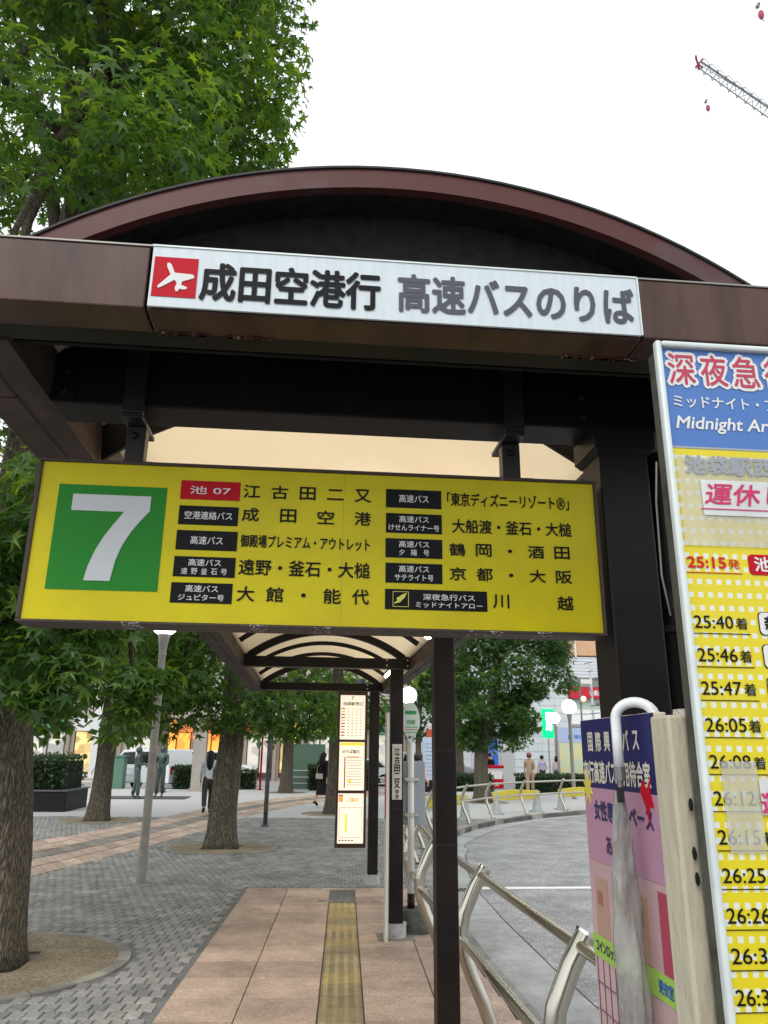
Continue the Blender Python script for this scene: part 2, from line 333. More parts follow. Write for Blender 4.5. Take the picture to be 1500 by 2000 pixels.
MB().box(1.8, 2.36, 10.96, 11.24, -.1155, -.112).build('grate_frame', mat('grate_steel', (.2, .2, .19), .5, .6), dg_)
for k in range(11): bx('slot', mat('slot_black', (.01, .01, .01), .9), dg_, 1.82+k*.05, 1.845+k*.05, 10.985, 11.215, -.1119, -.110)
# kerb stones
ks = resample(kerb_line[1:17], .6); kd = thing('kerb', None, None); del OFF['kerb']; tag(kd, kind='structure')
ki = offset(ks, -.16)
for i in range(len(ks)-1):
    a, b, c, d = ks[i], ks[i+1], ki[i+1], ki[i]; e = .008/.6
    L = lambda p, q, t: (p[0]+(q[0]-p[0])*t, p[1]+(q[1]-p[1])*t)
    MB().prism([L(a, b, e), L(a, b, 1-e), L(d, c, 1-e), L(d, c, e)], -.135, .004).build('kerb_stone', KERBM, kd, bevel=.01 if a[1] < 12 else 0)

# tiled walkway: lanes of pink granite slabs with a tactile strip
walk = thing('tiled_walkway', None, None); tag(walk, kind='structure')
GJ = .004
def slab(u0, u1, v0, v1, z0, z1, name, m, parent, **k):
    zt = z1+random.uniform(-.0012, .0012)
    b = .003; vs = [(*gr(u, v), zt-b) for u, v in ((u0, v0), (u1, v0), (u1, v1), (u0, v1))]+[(*gr(u, v), zt) for u, v in ((u0+b, v0+b), (u1-b, v0+b), (u1-b, v1-b), (u0+b, v1-b))]+[(*gr(u, v), z0) for u, v in ((u0, v0), (u1, v0), (u1, v1), (u0, v1))]
    f = [(4, 5, 6, 7)[::-1]]+[(i, (i+1) % 4, 4+(i+1) % 4, 4+i)[::-1] for i in range(4)]+[(8+i, 8+(i+1) % 4, (i+1) % 4, i)[::-1] for i in range(4)]
    return MB().add(vs, f).build(name, m, parent, **k)
UEND = 10.42
u = UEND
rows = []
while u > 2.5: rows.append((max(u-.487, 2.4), u)); u -= .487
lanes = [(-1.148, -.652), (-.652, -.132), (.168, .66), (.66, 9)]
for (ua, ub) in rows:
    for (va, vb) in lanes:
        if vb > 5: vb = kerbx((ua+ub)/2)-.165-(ua+ub)/2*SA
        slab(ua+GJ, ub-GJ, va+GJ, vb-GJ, -.01, .004, 'granite_tile', TILEM, walk)
u = 9.52; i = 0
while u > 3.5:
    m = TACTM if (i < 2 or random.random() < .3) else TACTG
    t = slab(u-.286, u-.004, -.128+.002, .164-.002, -.01, .004, 'tactile_tile', m, walk)
    b = MB()
    for k in range(4):
        vc = -.128+.0365+k*.073; uu0, uu1 = u-.28, u-.01; zt = .0085
        vs = [(*gr(uu0, vc-.018), .003), (*gr(uu1, vc-.018), .003), (*gr(uu1, vc+.018), .003), (*gr(uu0, vc+.018), .003), (*gr(uu0+.008, vc-.012), zt), (*gr(uu1-.008, vc-.012), zt), (*gr(uu1-.008, vc+.012), zt), (*gr(uu0+.008, vc+.012), zt)]
        b.add(vs, [(7, 6, 5, 4), (4, 5, 1, 0), (5, 6, 2, 1), (6, 7, 3, 2), (7, 4, 0, 3)])
    b.build('guide_bar', TACTB if m is TACTM else TACTC, t); u -= .286; i += 1
for k in range(14):                                   # grey blister row closing the strip
    v0 = -.26+k*.1; t = slab(9.56, 9.7, v0, v0+.094, -.01, .0045, 'small_grey_tile', TILEG, walk)
for k in range(8):
    v0 = -1.148+k*.3
    slab(10.43, 10.53, v0, v0+.292, -.01, .004, 'edging_tile', TILEM, walk)

# curved pink path with a dark middle band, crossing the plaza
pa = [(-6.6, 7.0), (-5.2, 9.2), (-3.95, 11.0), (-3.56, 11.6), (-3.27, 12.65), (-2.66, 15.28), (-2.15, 17.64), (-1.29, 22.65), (.1, 27.2), (2.4, 31.5), (5.0, 34.5)]
pb = [(-8.9, 10.2), (-7.2, 12.0), (-5.75, 14.0), (-5.25, 15.0), (-4.92, 15.9), (-4.26, 18.2), (-3.7, 20.6), (-2.9, 25.2), (-1.3, 30.0), (.9, 33.6), (3.2, 36.4)]
path = thing('curved_stone_path', None, None); tag(path, kind='structure')
def lerp2(line, t):
    k = t*(len(line)-1); i = min(int(k), len(line)-2); f = k-i; a, b = line[i], line[i+1]; return (a[0]+(b[0]-a[0])*f, a[1]+(b[1]-a[1])*f)
stuffp = {0: MB(), 1: MB()}
NT = 66
for i in range(NT):
    t0, t1 = i/NT+.0006, (i+1)/NT-.0006
    for j, (s0, s1, g) in enumerate([(0, .2, 0), (.2, .4, 0), (.4, .6, 1), (.6, .8, 0), (.8, 1, 0)]):
        A0, B0, A1, B1 = lerp2(pa, t0), lerp2(pb, t0), lerp2(pa, t1), lerp2(pb, t1)
        P = lambda A, B, s: (A[0]+(B[0]-A[0])*s, A[1]+(B[1]-A[1])*s)
        q = [P(A0, B0, s0+.008), P(A0, B0, s1-.008), P(A1, B1, s1-.008), P(A1, B1, s0+.008)]
        zt = .003+random.uniform(-.0015, .0015)
        m = MB(); m.prism(q, -.011, zt)
        if 6 < i < 58: m.build('path_tile', TILEG if g else TILEM, path)
        else: stuffp[g].add(m.v, m.f)
for g in (0, 1): stuffp[g].build('path_tile_field', TILEG if g else TILEM, path, kind='stuff')

# grey interlocking blocks
discs = [((-2.45, 7.1), 1.1), ((-1.42, 14.85), 1.0), ((-4.95, 20.5), 1.0)]
discs_far = [((-.79, 34.65), .9), ((.82, 22.9), .9), ((6.3, 28.5), .9)]
PA, PB = [Vector(p) for p in pa], [Vector(p) for p in pb]
pathpoly = [tuple(p) for p in PA]+[tuple(p) for p in PB[::-1]]
def inside(poly, x, y):
    c = False; n = len(poly)
    for i in range(n):
        x0, y0 = poly[i]; x1, y1 = poly[(i+1) % n]
        if (y0 > y) != (y1 > y) and x < (x1-x0)*(y-y0)/(y1-y0)+x0: c = not c
    return c
kpoly = kl+[(-50, 40), (-50, -6)]
BW, BL = .104, .156
cells = []
for r in range(int(4.0/BL), int(21.5/BL)):
    u0 = r*BL; span = 1.5+u0*.55
    for c in range(int(-(span+1.2)/BW), int((3.4+u0*.12)/BW)):
        v0 = c*BW+(BW/2 if r % 2 else 0); uc, vc = u0+BL/2, v0+BW/2; x, y = gr(uc, vc)
        if -1.148-BW/2 < vc < 1.40 and uc < 10.53+BL/2: continue
        if x > kerbx(y+.1)-.24: continue
        if any((x-d[0][0])**2+(y-d[0][1])**2 < (d[1]+.06)**2 for d in discs): continue
        if inside(pathpoly, x, y): continue
        cells.append((uc, vc, x, y))
cells = np.array(cells)
px = (cells[:, 2]/cells[:, 3]-.094)*1572                       # only blocks the view reaches count as the 300 largest
vis = (cells[:, 3] > 5.45) & (px > -760) & (px < 700)
order = np.argsort(np.where(vis, cells[:, 3], 1e3)); near = order[:300]; rest = order[300:]
def blockgeo(b):
    hu, hv = BL/2-.0045, BW/2-.0045; ch = .006
    base = [(-hu, -hv), (hu, -hv), (hu, hv), (-hu, hv)]; top = [(-hu+ch, -hv+ch), (hu-ch, -hv+ch), (hu-ch, hv-ch), (-hu+ch, hv-ch)]
    v = [(a, b_, -.012) for a, b_ in base]+[(a, b_, -.003) for a, b_ in base]+[(a, b_, .003) for a, b_ in top]
    f = [(8, 11, 10, 9), (4, 8, 9, 5), (5, 9, 10, 6), (6, 10, 11, 7), (7, 11, 8, 4), (0, 4, 5, 1), (1, 5, 6, 2), (2, 6, 7, 3), (3, 7, 4, 0)]
    return np.array(v), np.array(f)
bv, bf = blockgeo(0)
def place_block(c, dz, tilt):
    V = bv.copy(); V[:, 2] += dz+V[:, 0]*tilt[0]+V[:, 1]*tilt[1]
    a = c[4] if len(c) > 4 else 0
    uu_, vv_ = V[:, 0]+c[0], V[:, 1]+c[1]
    return np.stack([vv_*CA+uu_*SA, uu_*CA-vv_*SA, V[:, 2]], 1)
pav = thing('block_paving', None, None); tag(pav, kind='structure')
bm_ = [None]*6
for k in range(6):
    me = bpy.data.meshes.new('paving_block'); V = np.stack([bv[:, 1]*CA+bv[:, 0]*SA, bv[:, 0]*CA-bv[:, 1]*SA, bv[:, 2]+bv[:, 0]*rng.normal(0, .015)+bv[:, 1]*rng.normal(0, .02)], 1)
    me.from_pydata(V.tolist(), [], bf.tolist()); me.materials.append(BLOCKM); me.update()
    a = me.attributes.new('tint', 'FLOAT', 'FACE'); a.data.foreach_set('value', [rng.normal(0, .1)]*len(bf)); bm_[k] = me
for i in near:
    o = bpy.data.objects.new('paving_block', bm_[rng.integers(6)]); col.objects.link(o); o.parent = pav
    o.location = (cells[i, 2], cells[i, 3], rng.normal(0, .0012))
n = len(rest); Vs = np.concatenate([place_block(cells[i], rng.normal(0, .0012), (rng.normal(0, .015), rng.normal(0, .02))) for i in rest])
Fs = (bf[None]+np.arange(n)[:, None, None]*len(bv)).reshape(-1, 4)
npmesh('paving_block_field', Vs, Fs, BLOCKM, pav, np.repeat(rng.normal(0, .1, n), len(bf)))['kind'] = 'stuff'
# far plaza: block pattern too small to tell apart, left to the material
def farpave():
    m = bpy.data.materials.new('far_block_paving'); m.use_nodes = True; n = m.node_tree.nodes; l = m.node_tree.links; b = n['Principled BSDF']; b.inputs['Roughness'].default_value = .75
    g = n.new('ShaderNodeNewGeometry'); br = n.new('ShaderNodeTexBrick'); br.inputs['Scale'].default_value = 8; br.inputs['Color1'].default_value = (.56, .55, .54, 1); br.inputs['Color2'].default_value = (.46, .46, .46, 1); br.inputs['Mortar'].default_value = (.25, .25, .25, 1); br.inputs['Mortar Size'].default_value = .03  # lighter than the near blocks: open-sky brightness put into the colour
    l.new(g.outputs['Position'], br.inputs[0]); l.new(br.outputs[0], b.inputs['Base Color']); return m
fp = MB().prism([(p[0]-.17, p[1]+.05) for p in kerb_line if p[1] > 18][:-2]+[(30, 38.4), (-39, 38.4), (-39, 21.55), (3.2, 21.55)][0:3]+[(-39, 21.4), (1.0, 21.4)], -.011, -.004)
tag(fp.build('far_plaza_ground', farpave()), kind='structure')
lp = MB().prism([(-39, -5), (-4.6, -5), (-5.6, 3), (-9.0, 9), (-13, 21.3), (-39, 21.3)], -.011, -.005); tag(lp.build('side_plaza_ground', farpave()), kind='structure')

def tree_pit(c, r, label, pits=True):
    t = thing('tree_surround', label, 'tree surround', (c[0], c[1], 0), 'round gravel surrounds at the feet of the trees')
    N = 40; sq = .33
    # gravel disc with square hole
    m = MB(); ring = [(c[0]+(r-.1)*math.cos(2*math.pi*k/N), c[1]+(r-.1)*math.sin(2*math.pi*k/N)) for k in range(N)]
    def sqp(k):
        a = 2*math.pi*k/N; x, y = math.cos(a), math.sin(a); s = sq/max(abs(x), abs(y)); return (c[0]+x*s, c[1]+y*s)
    for k in range(N):
        q = (k+1) % N; m.quad((*ring[k], .004), (*ring[q], .004), (*sqp(q), .006), (*sqp(k), .006)); m.quad((*sqp(q), .006), (*sqp(k), .006), (*sqp(k), -.05), (*sqp(q), -.05))
    m.build('gravel', GRAVM, t)
    for k in range(0, 20):
        a0, a1 = 2*math.pi*(k+.02)/20, 2*math.pi*(k+.98)/20; am = (a0+a1)/2
        P = lambda a, q: (c[0]+q*math.cos(a), c[1]+q*math.sin(a))
        MB().prism([P(a0, r-.098), P(a0, r), P(am, r), P(a1, r), P(a1, r-.098), P(am, r-.098)], -.011, .006+random.uniform(-.001, .001)).build('edging_stone', CONC, t)
    MB().box(c[0]-sq-.01, c[0]+sq+.01, c[1]-sq-.01, c[1]+sq+.01, -.06, -.03).build('soil', SOIL, t)
tree_pit((-2.45, 7.1), 1.1, 'round gravel surround with square pit at the foot of the nearest trunk')
tree_pit((-1.42, 14.85), 1.0, 'round gravel surround under the leaning trunk beside the woman in white')
tree_pit((-4.95, 20.5), 1.0, 'round gravel surround under the trunk beside the dark planter box')
tree_pit((-.79, 34.65), .9, 'round gravel surround under the small far trunk left of the timetable board')
tree_pit((.82, 22.9), .9, 'round gravel surround under the trunk right behind the woman in black')
tree_pit((6.3, 28.5), .9, 'round gravel surround under the dense tree beyond the curved railing')

# ---------------------------------------------------------------- trees
def leaf_shape():
    pts = [(0, 0, 0)]; L = [.62, .92, 1.05, .92, .62]; A = [-118, -58, 0, 58, 118]
    for k in range(5):
        a = R(A[k]); pts.append((math.sin(a)*L[k], math.cos(a)*L[k], -.22*L[k]))
        if k < 4: b = R((A[k]+A[k+1])/2); pts.append((math.sin(b)*.34, math.cos(b)*.34, .03))
    pts += [(.12, -.2, .02), (-.12, -.2, .02)]
    # order: 1..9 lobes and notches, 10,11 base
    ring = [11]+list(range(1, 10))+[10]
    f = [(0, ring[i+1], ring[i]) for i in range(len(ring)-1)]+[(0, 11, 10)]
    return np.array(pts), np.array(f)
LV, LF = leaf_shape()
SIMPLE_V = np.array([(0, -.4, 0), (.55, .1, -.12), (0, 1, -.1), (-.55, .1, -.12)]); SIMPLE_F = np.array([(0, 1, 2), (0, 2, 3)])
def frames(N, T):
    N = N/np.linalg.norm(N, axis=1, keepdims=True); T = T-N*np.sum(N*T, 1, keepdims=True); T /= np.linalg.norm(T, axis=1, keepdims=True)+1e-9
    return np.stack([np.cross(T, N), T, N], 2)        # columns x, y(tip), z(normal)
def leaf_field(clumps, size, droop=.5):
    """clumps: (centre, (rx, ry, rz), count); leaves sit mostly in each clump's outer shell"""
    P, N, T = [], [], []
    for c, r_, k in clumps:
        d = rng.normal(size=(k, 3)); d /= np.linalg.norm(d, axis=1, keepdims=True)
        q = rng.uniform(.25, 1, (k, 1))**.55; P.append(np.array(c)+d*q*np.array(r_))
        N.append(d*.55+np.array([0, 0, .75])+rng.normal(size=(k, 3))*.42)
        T.append(d*.8+np.array([0, 0, -droop])+rng.normal(size=(k, 3))*.5)
    P, N, T = np.concatenate(P), np.concatenate(N), np.concatenate(T)
    return P, frames(N, T), size*rng.uniform(.6, 1.2, len(P))
def limbs(base, h, r0_, tips, lean=(0, 0)):
    m = MB(); out_ = []
    for k, tp in enumerate(tips):
        t = rng.uniform(.45, .9); s = Vector((base[0]+lean[0]*t, base[1]+lean[1]*t, h*t))
        e = Vector(tp); mid = s.lerp(e, .5)+Vector((rng.normal()*.15, rng.normal()*.15, .25))
        m.tube([s, mid, e], [r0_*(1-t)*.6+.035, r0_*.16+.01, .012], 6)
    return m
def trunk_mesh(pts, rad, flare=1.3, n=28):
    m = MB(); P = []; Rr = []
    P3 = [Vector(p) for p in pts]; K = 26
    for i in range(K+1):
        t = i/K*(len(P3)-1); j = min(int(t), len(P3)-2); f = t-j
        P.append(P3[j].lerp(P3[j+1], f)); r_ = rad[j]+(rad[j+1]-rad[j])*f; z = P[-1].z
        Rr.append(r_*(1+(flare-1)*math.exp(-max(z, 0)/.22)))
    m.tube(P, Rr, n)
    V = []
    for k, p in enumerate(m.v):
        i, a = divmod(k, n); c = P[i]; ang = 2*math.pi*a/n
        w_ = 1+.06*math.sin(ang*3+P[i].z*1.1)+.045*math.sin(ang*7+P[i].z*.8)+.03*math.sin(ang*11+1.3)+rng.normal()*.008
        V.append(tuple(c+(Vector(p)-c)*w_))
    m.v = V; return m
def tree(label, base, trunk_pts, rad, clumps, size, group='plane-shaped street trees on the plaza', material=None, single=0, simple=False, limb_n=14, name='street_tree', flare=1.3, top=None, branch=None, droop=.5):
    t = thing(name, label, 'tree', (base[0], base[1], 0), group)
    trunk_mesh(trunk_pts, rad, flare).build('trunk', BARK, t, smooth=True)
    idx = rng.choice(len(clumps), min(limb_n, len(clumps)), replace=False)
    limbs(base, trunk_pts[-1][2], rad[0], [clumps[i][0] for i in idx], (trunk_pts[-1][0]-base[0], trunk_pts[-1][1]-base[1])).build('limb', BARK, t, smooth=True)
    P, M, S = leaf_field(clumps, size, droop); mt = material or LEAF
    tint = np.clip(rng.beta(2, 2.6, len(P))+rng.normal(0, .05, len(P)), 0, 1)
    if single:
        d = np.linalg.norm(P-np.array([0, 0, 1.6]), axis=1); dd = (P-np.array([0, 0, 1.6]))
        xx, zz = dd[:, 0]/dd[:, 1], dd[:, 2]/dd[:, 1]
        d = d+np.where((dd[:, 1] < .5) | (xx < -.45) | (xx > .5) | (zz > 1.2), 50, 0); o_ = np.argsort(d)
        vs = []
        for k in range(4):
            me = bpy.data.meshes.new('leaf'); me.from_pydata(LV.tolist(), [], LF.tolist()); me.materials.append(mt)
            a = me.attributes.new('tint', 'FLOAT', 'FACE'); a.data.foreach_set('value', [(.15, .35, .5, .75)[k]]*len(LF)); me.update(); vs.append(me)
        off = np.array([base[0], base[1], 0])
        for i in o_[:single]:
            o = bpy.data.objects.new('leaf', vs[rng.integers(4)]); col.objects.link(o); o.parent = t
            o.matrix_local = Matrix.Translation(Vector(P[i]-off)) @ Matrix(M[i].tolist()).to_4x4() @ Matrix.Scale(float(S[i]), 4)
        k = o_[single:]; P, M, S, tint = P[k], M[k], S[k], tint[k]
    V0, F0 = (SIMPLE_V, SIMPLE_F) if simple else (LV, LF)
    V = np.einsum('nij,kj->nki', M, V0)*S[:, None, None]+P[:, None, :]-np.array([base[0], base[1], 0])
    F = F0[None]+np.arange(len(P))[:, None, None]*len(V0)
    npmesh('crown', V.reshape(-1, 3), F.reshape(-1, 3), mt, t, np.repeat(tint, len(F0)))['kind'] = 'stuff'
    return t
def crown_clumps(cx, cy, prof, n, r, leaves, keep=lambda x, y, z, r: True):
    """prof: list of (z, radius x, radius y, shift x)"""
    o = []; tries = 0; zs = [p[0] for p in prof]
    while len(o) < n and tries < n*40:
        tries += 1; z = rng.uniform(zs[0], zs[-1]); i = max(0, np.searchsorted(zs, z)-1); i = min(i, len(prof)-2); f = (z-zs[i])/(zs[i+1]-zs[i])
        a, b = prof[i], prof[i+1]; rx, ry, sx_ = [a[k]+(b[k]-a[k])*f for k in (1, 2, 3)]
        an = rng.uniform(0, 2*math.pi); q = rng.uniform(.15, 1)**.45; rc = r*rng.uniform(.7, 1.25)
        x, y = cx+sx_+math.cos(an)*(rx-rc*.6)*q, cy+math.sin(an)*(ry-rc*.6)*q
        if keep(x, y, z, rc): o.append(((x, y, z), (rc, rc, rc*.62), int(leaves*rng.uniform(.7, 1.3))))
    return o
# nearest tree, trunk at the left edge, its low branch hanging across
def keep1(x, y, z, r):
    if x+r > -1.0 and z-r < 3.1: return False
    if y < 4.2 and z < 3.6: return False
    if z < 5 and x > -1.5 and y < 6: return False
    if z < 3.6 and (x+r*.8)/y > -.205: return False
    return True
cl = crown_clumps(-2.9, 7.2, [(2.3, 1.5, 1.6, -.6), (3.5, 2.7, 2.4, -.5), (6, 3.2, 3.0, -.2), (8.5, 2.75, 3.0, -.05), (10.5, 2.75, 2.8, -.05), (12.5, 2.2, 2.3, 0)], 140, .74, 270, keep1)
for k in range(34):
    z = rng.uniform(7.2, 11.3); a = rng.uniform(-1.9, .5); q = 2.02-.35*abs(z-9.5)*.3
    cl.append(((-2.7+q*math.cos(a)*.93, 7.3+q*math.sin(a)*.95, z), (.55, .55, .4), 150))
low = [((-2.3, 6.3, 2.55), .42), ((-1.9, 6.2, 2.42), .4), ((-1.75, 6.1, 2.12), .33), ((-2.15, 6.2, 2.1), .36), ((-1.62, 6.15, 2.5), .26), ((-1.35, 6.2, 2.10), .24), ((-1.32, 6.3, 1.88), .2), ((-2.55, 6.4, 2.75), .4), ((-1.85, 6.2, 2.75), .33), ((-1.98, 6.15, 1.95), .2), ((-1.13, 6.35, 2.14), .14), ((-2.75, 6.1, 2.2), .3), ((-2.9, 5.9, 2.75), .45), ((-2.6, 5.8, 3.2), .5), ((-2.2, 6.4, 3.1), .45)]
cl += [(c, (r_, r_, r_*.75), int(420*r_)) for c, r_ in low]
cl += [((-3.1, 5.6, 5.1), (.7, .7, .45), 150), ((-2.6, 5.4, 4.9), (.5, .5, .35), 100), ((-3.5, 5.2, 5.7), (.7, .7, .5), 150), ((-2.9, 5.3, 5.9), (.6, .6, .45), 120), ((-.62, 7.5, 8.35), (.2, .2, .25), 14)]
cl += [((-.75+dx, 7.4, z), (.45, .5, .35), 120) for z, dx in ((10.9, .0), (10.3, .12), (9.7, .1), (9.1, .1), (8.6, -.05), (8.1, -.15), (11.4, -.1), (7.7, -.3))]
tree('tall star-leaved tree with furrowed trunk at the left edge and a low branch hanging across', (-2.45, 7.1), [(-2.42, 7.1, -.03), (-2.45, 7.1, .8), (-2.58, 7.1, 1.8), (-2.78, 7.15, 3.2), (-2.8, 7.3, 6), (-2.6, 7.3, 9), (-2.7, 7.3, 12)], [.25, .24, .23, .22, .16, .1, .03], cl, .1, single=300, limb_n=44, flare=1.2)
# second tree, leaning trunk beside the woman in white
cl = crown_clumps(-1.7, 15.2, [(2.3, 2.0, 1.8, -.1), (3.2, 2.9, 2.6, .1), (6, 3.2, 3.0, .1), (9, 2.6, 2.6, -.2), (11, 1.3, 1.3, -.3)], 70, .8, 150)
cl += [((x, y, z), (r_, r_, r_*.7), int(r_*190)) for x, y, z, r_ in [(-2.3, 14.2, 2.25, .5), (-1.7, 13.9, 2.3, .5), (-1.1, 14.0, 2.25, .5), (-.5, 14.1, 2.35, .5), (0, 14.4, 2.3, .45), (.3, 14.7, 2.15, .35), (-2.75, 14.5, 2.4, .5), (-1.4, 14.2, 2.9, .6), (-.6, 14.2, 2.9, .5), (-2.2, 14, 2.9, .6), (.1, 14.6, 2.7, .4), (-2.5, 14.2, 1.95, .3), (-.2, 14.3, 1.95, .3), (.75, 15.5, 2.6, .4), (-1.75, 14.2, 2.05, .38), (-1.35, 14.1, 2.15, .38), (-.9, 14.2, 2.05, .36), (-.45, 14.3, 2.1, .4), (.1, 14.4, 2.0, .34), (.4, 14.6, 2.45, .4), (-.75, 14.0, 2.55, .5), (-1.9, 14.0, 2.6, .5), (-2.9, 14.3, 2.0, .3), (-2.5, 14.4, 2.7, .5), (-2.3, 14, 3.9, .6), (-1.8, 14, 4.1, .6), (-2.8, 14, 3.6, .6), (-1.3, 14, 4.0, .6), (-2.2, 14.2, 3.3, .6), (-2.6, 13.8, 4.4, .6)]]
tree('broad star-leaved tree with leaning trunk beside the walking woman in white', (-1.42, 14.85), [(-1.43, 14.85, -.03), (-1.42, 14.85, .7), (-1.36, 14.85, 1.8), (-1.4, 15, 3), (-1.5, 15.2, 6), (-1.6, 15.2, 10)], [.25, .235, .225, .2, .12, .04], cl, .12, single=300, limb_n=30, flare=1.3)
def far_tree(label, x, y, tr, top, rx, n, lv, size, z0=2.1, **k):
    cl = crown_clumps(x, y, [(z0, rx*.7, rx*.7, 0), (z0+1.2, rx, rx, 0), (top*.7, rx, rx, 0), (top, rx*.5, rx*.5, 0)], n, rx*.3, lv)
    return tree(label, (x, y), [(x, y, -.03), (x+.03, y, 1), (x+.02, y, 2.2), (x, y, top*.85)], [tr, tr*.9, tr*.82, .05], cl, size, simple=True, limb_n=10, **k)
far_tree('tree with straight grey trunk beside the dark planter box on the left', -4.95, 20.5, .25, 10, 3.0, 50, 110, .2, 2.0)
far_tree('distant tree with small trunk between the dark pole and the woman in black', -.79, 34.65, .27, 11, 3.2, 40, 90, .24, 2.3)
far_tree('tree with dark trunk hidden behind the timetable board', .82, 22.9, .24, 9, 2.5, 44, 100, .18, 2.3)
# round dense tree beyond the railing
cl = crown_clumps(7.4, 28.5, [(2.1, 1.3, 1.3, -.9), (2.9, 1.9, 2.0, -.4), (4.6, 2.75, 2.5, 0), (6.6, 2.2, 2.2, 0), (9, 1, 1, 0)], 90, .66, 190, lambda x, y, z, r: not (z-r*.6 < 3.7 and x+r > 8.9))
cl += [((7.0, 27.3, 3.2), (.7, .5, .5), 200), ((7.9, 27.2, 3.9), (.7, .5, .5), 200), ((8.7, 27.3, 4.6), (.7, .5, .5), 200), ((6.4, 27.4, 4.2), (.7, .5, .5), 200), ((7.4, 27.1, 4.9), (.8, .5, .5), 220), ((8.2, 27.6, 5.6), (.9, .6, .5), 220), ((6.6, 27.4, 5.4), (.8, .6, .5), 220), ((7.8, 27.5, 2.95), (.5, .5, .3), 100), ((5.7, 28.3, 2.2), (.5, .5, .35), 80), ((6.5, 28.2, 1.95), (.45, .45, .3), 70), ((7.3, 28.4, 2.3), (.5, .5, .3), 80), ((9.6, 28.5, 4.0), (.45, .4, .3), 60)]
tree('dense dark green tree with stout trunk standing beyond the curved railing', (6.3, 28.5), [(6.3, 28.5, -.03), (6.25, 28.5, 1), (6.3, 28.5, 2.0), (6.9, 28.5, 4), (7.3, 28.5, 7)], [.3, .25, .24, .16, .05], cl, .15, material=LEAFD, limb_n=14, flare=1.5)
far_tree('farther tree with thin trunk behind the silver minivan', 7.9, 41.5, .3, 8, 2.4, 30, 90, .22, 2.4, material=LEAFD)
cl = [((5.75+rng.normal()*.55, 40+rng.normal()*.5, z), (.65, .65, .5), 80) for z in np.linspace(2.6, 7.6, 26)]
tree('narrow conifer-like tree behind the white oval stop sign', (5.6, 40), [(5.6, 40, -.03), (5.6, 40, 2), (5.7, 40, 7)], [.18, .14, .05], cl, .17, simple=True, material=LEAFD, limb_n=10, name='narrow_tree', group='narrow trees')

# hedges, planter
HM = leafmat('hedge_leaf', (.015, .035, .015), (.025, .06, .02), (.06, .1, .03))
def hedge(label, x0, x1, y0, y1, z0, z1, n, size=.07, name='hedge', parent=None):
    t = parent or thing(name, label, 'hedge', ((x0+x1)/2, (y0+y1)/2, 0), 'clipped hedges')
    off = OFF[t.name]
    bx('hedge_core', mat('hedge_core', (.008, .015, .008), .9), t, x0+.08, x1-.08, y0+.08, y1-.08, z0, z1-.1)
    P = np.stack([rng.uniform(x0, x1, n), rng.uniform(y0, y1, n), rng.uniform(z0, z1, n)], 1); s = rng.integers(0, 3, n)
    P[s == 0, 1] = y0+rng.normal(0, .05, (s == 0).sum()); P[s == 1, 2] = z1+rng.normal(0, .04, (s == 1).sum())
    N = rng.normal(size=(n, 3))+np.array([0, -.6, .6]); M = frames(N, rng.normal(size=(n, 3))); S = size*rng.uniform(.6, 1.2, n)
    V = np.einsum('nij,kj->nki', M, SIMPLE_V)*S[:, None, None]+P[:, None, :]-np.array(off)
    npmesh('foliage', V.reshape(-1, 3), (SIMPLE_F[None]+np.arange(n)[:, None, None]*4).reshape(-1, 3), HM, t, np.repeat(rng.beta(2, 3, n), 2))['kind'] = 'stuff'
    return t
pt = thing('planter', 'long black planter box with a clipped hedge behind the nearest trunk', 'planter', (-9, 24, 0))
q0, q1 = Vector((-7.9, 21.5, 0)), Vector((-6.25, 25.6, 0))
bx('planter_wall', mat('black_granite', (.012, .012, .013), .5, spec=.15), pt, -14, -6.5, 23.2, 25.4, -.01, .52, bevel=.02)
bx('coping', mat('coping_grey', (.12, .12, .12), .6), pt, -14.03, -6.47, 23.17, 25.43, .522, .56)
hedge('', -13.9, -6.6, 23.3, 25.3, .56, 1.42, 8000, .075, parent=pt)
hedge('clipped hedge behind the grey pillar and the statues', -5.9, -3.0, 37.2, 38.0, 0, .95, 4000)
hedge('clipped hedge between the far trunk and the woman in black', .1, 3.3, 36.6, 37.4, 0, 1.05, 4000)
hedge('clipped hedge behind the leaning trunk', -3.0, -2.2, 37.3, 38.1, 0, .8, 600)
hedge('low hedge behind the man in the sun hat', 9.5, 15.5, 35.6, 36.6, 0, .75, 6000)
hedge('low hedge in front of the silver minivan', 5.8, 8.6, 36.6, 37.4, 0, .7, 3500)

# ---------------------------------------------------------------- bus shelter
SX = .17; ZC = 1.485; RO = 1.36                       # barrel vault axis, radius
def arc_z(x, r=RO): return ZC+math.sqrt(max(r*r-(x-SX)**2, 0))
def arch(mb, r1, r0_, y0, y1, half, n=36):
    A = math.asin(half/RO); P = []
    for i in range(n+1):
        a = -A+2*A*i/n; P.append((math.sin(a), math.cos(a)))
    k = len(mb.v)
    for s_, c in P:
        for r_, y in ((r1, y0), (r1, y1), (r0_, y1), (r0_, y0)): mb.v.append((SX+s_*r_, y, ZC+c*r_))
    for i in range(n):
        for j in range(4): mb.f.append((k+i*4+j, k+i*4+(j+1) % 4, k+(i+1)*4+(j+1) % 4, k+(i+1)*4+j))
    mb.f += [(k, k+3, k+2, k+1), tuple(k+n*4+j for j in range(4))]; return mb
sh = thing('bus_shelter', 'dark brown bus shelter with barrel vaulted cream roof on a row of square posts', 'bus shelter', (SX, 1.3, 0))
POSTS = [(.773, 1.816), (.826, 4.80), (.875, 7.82), (.905, 10.78)]
XL, XR = -.80, 1.155
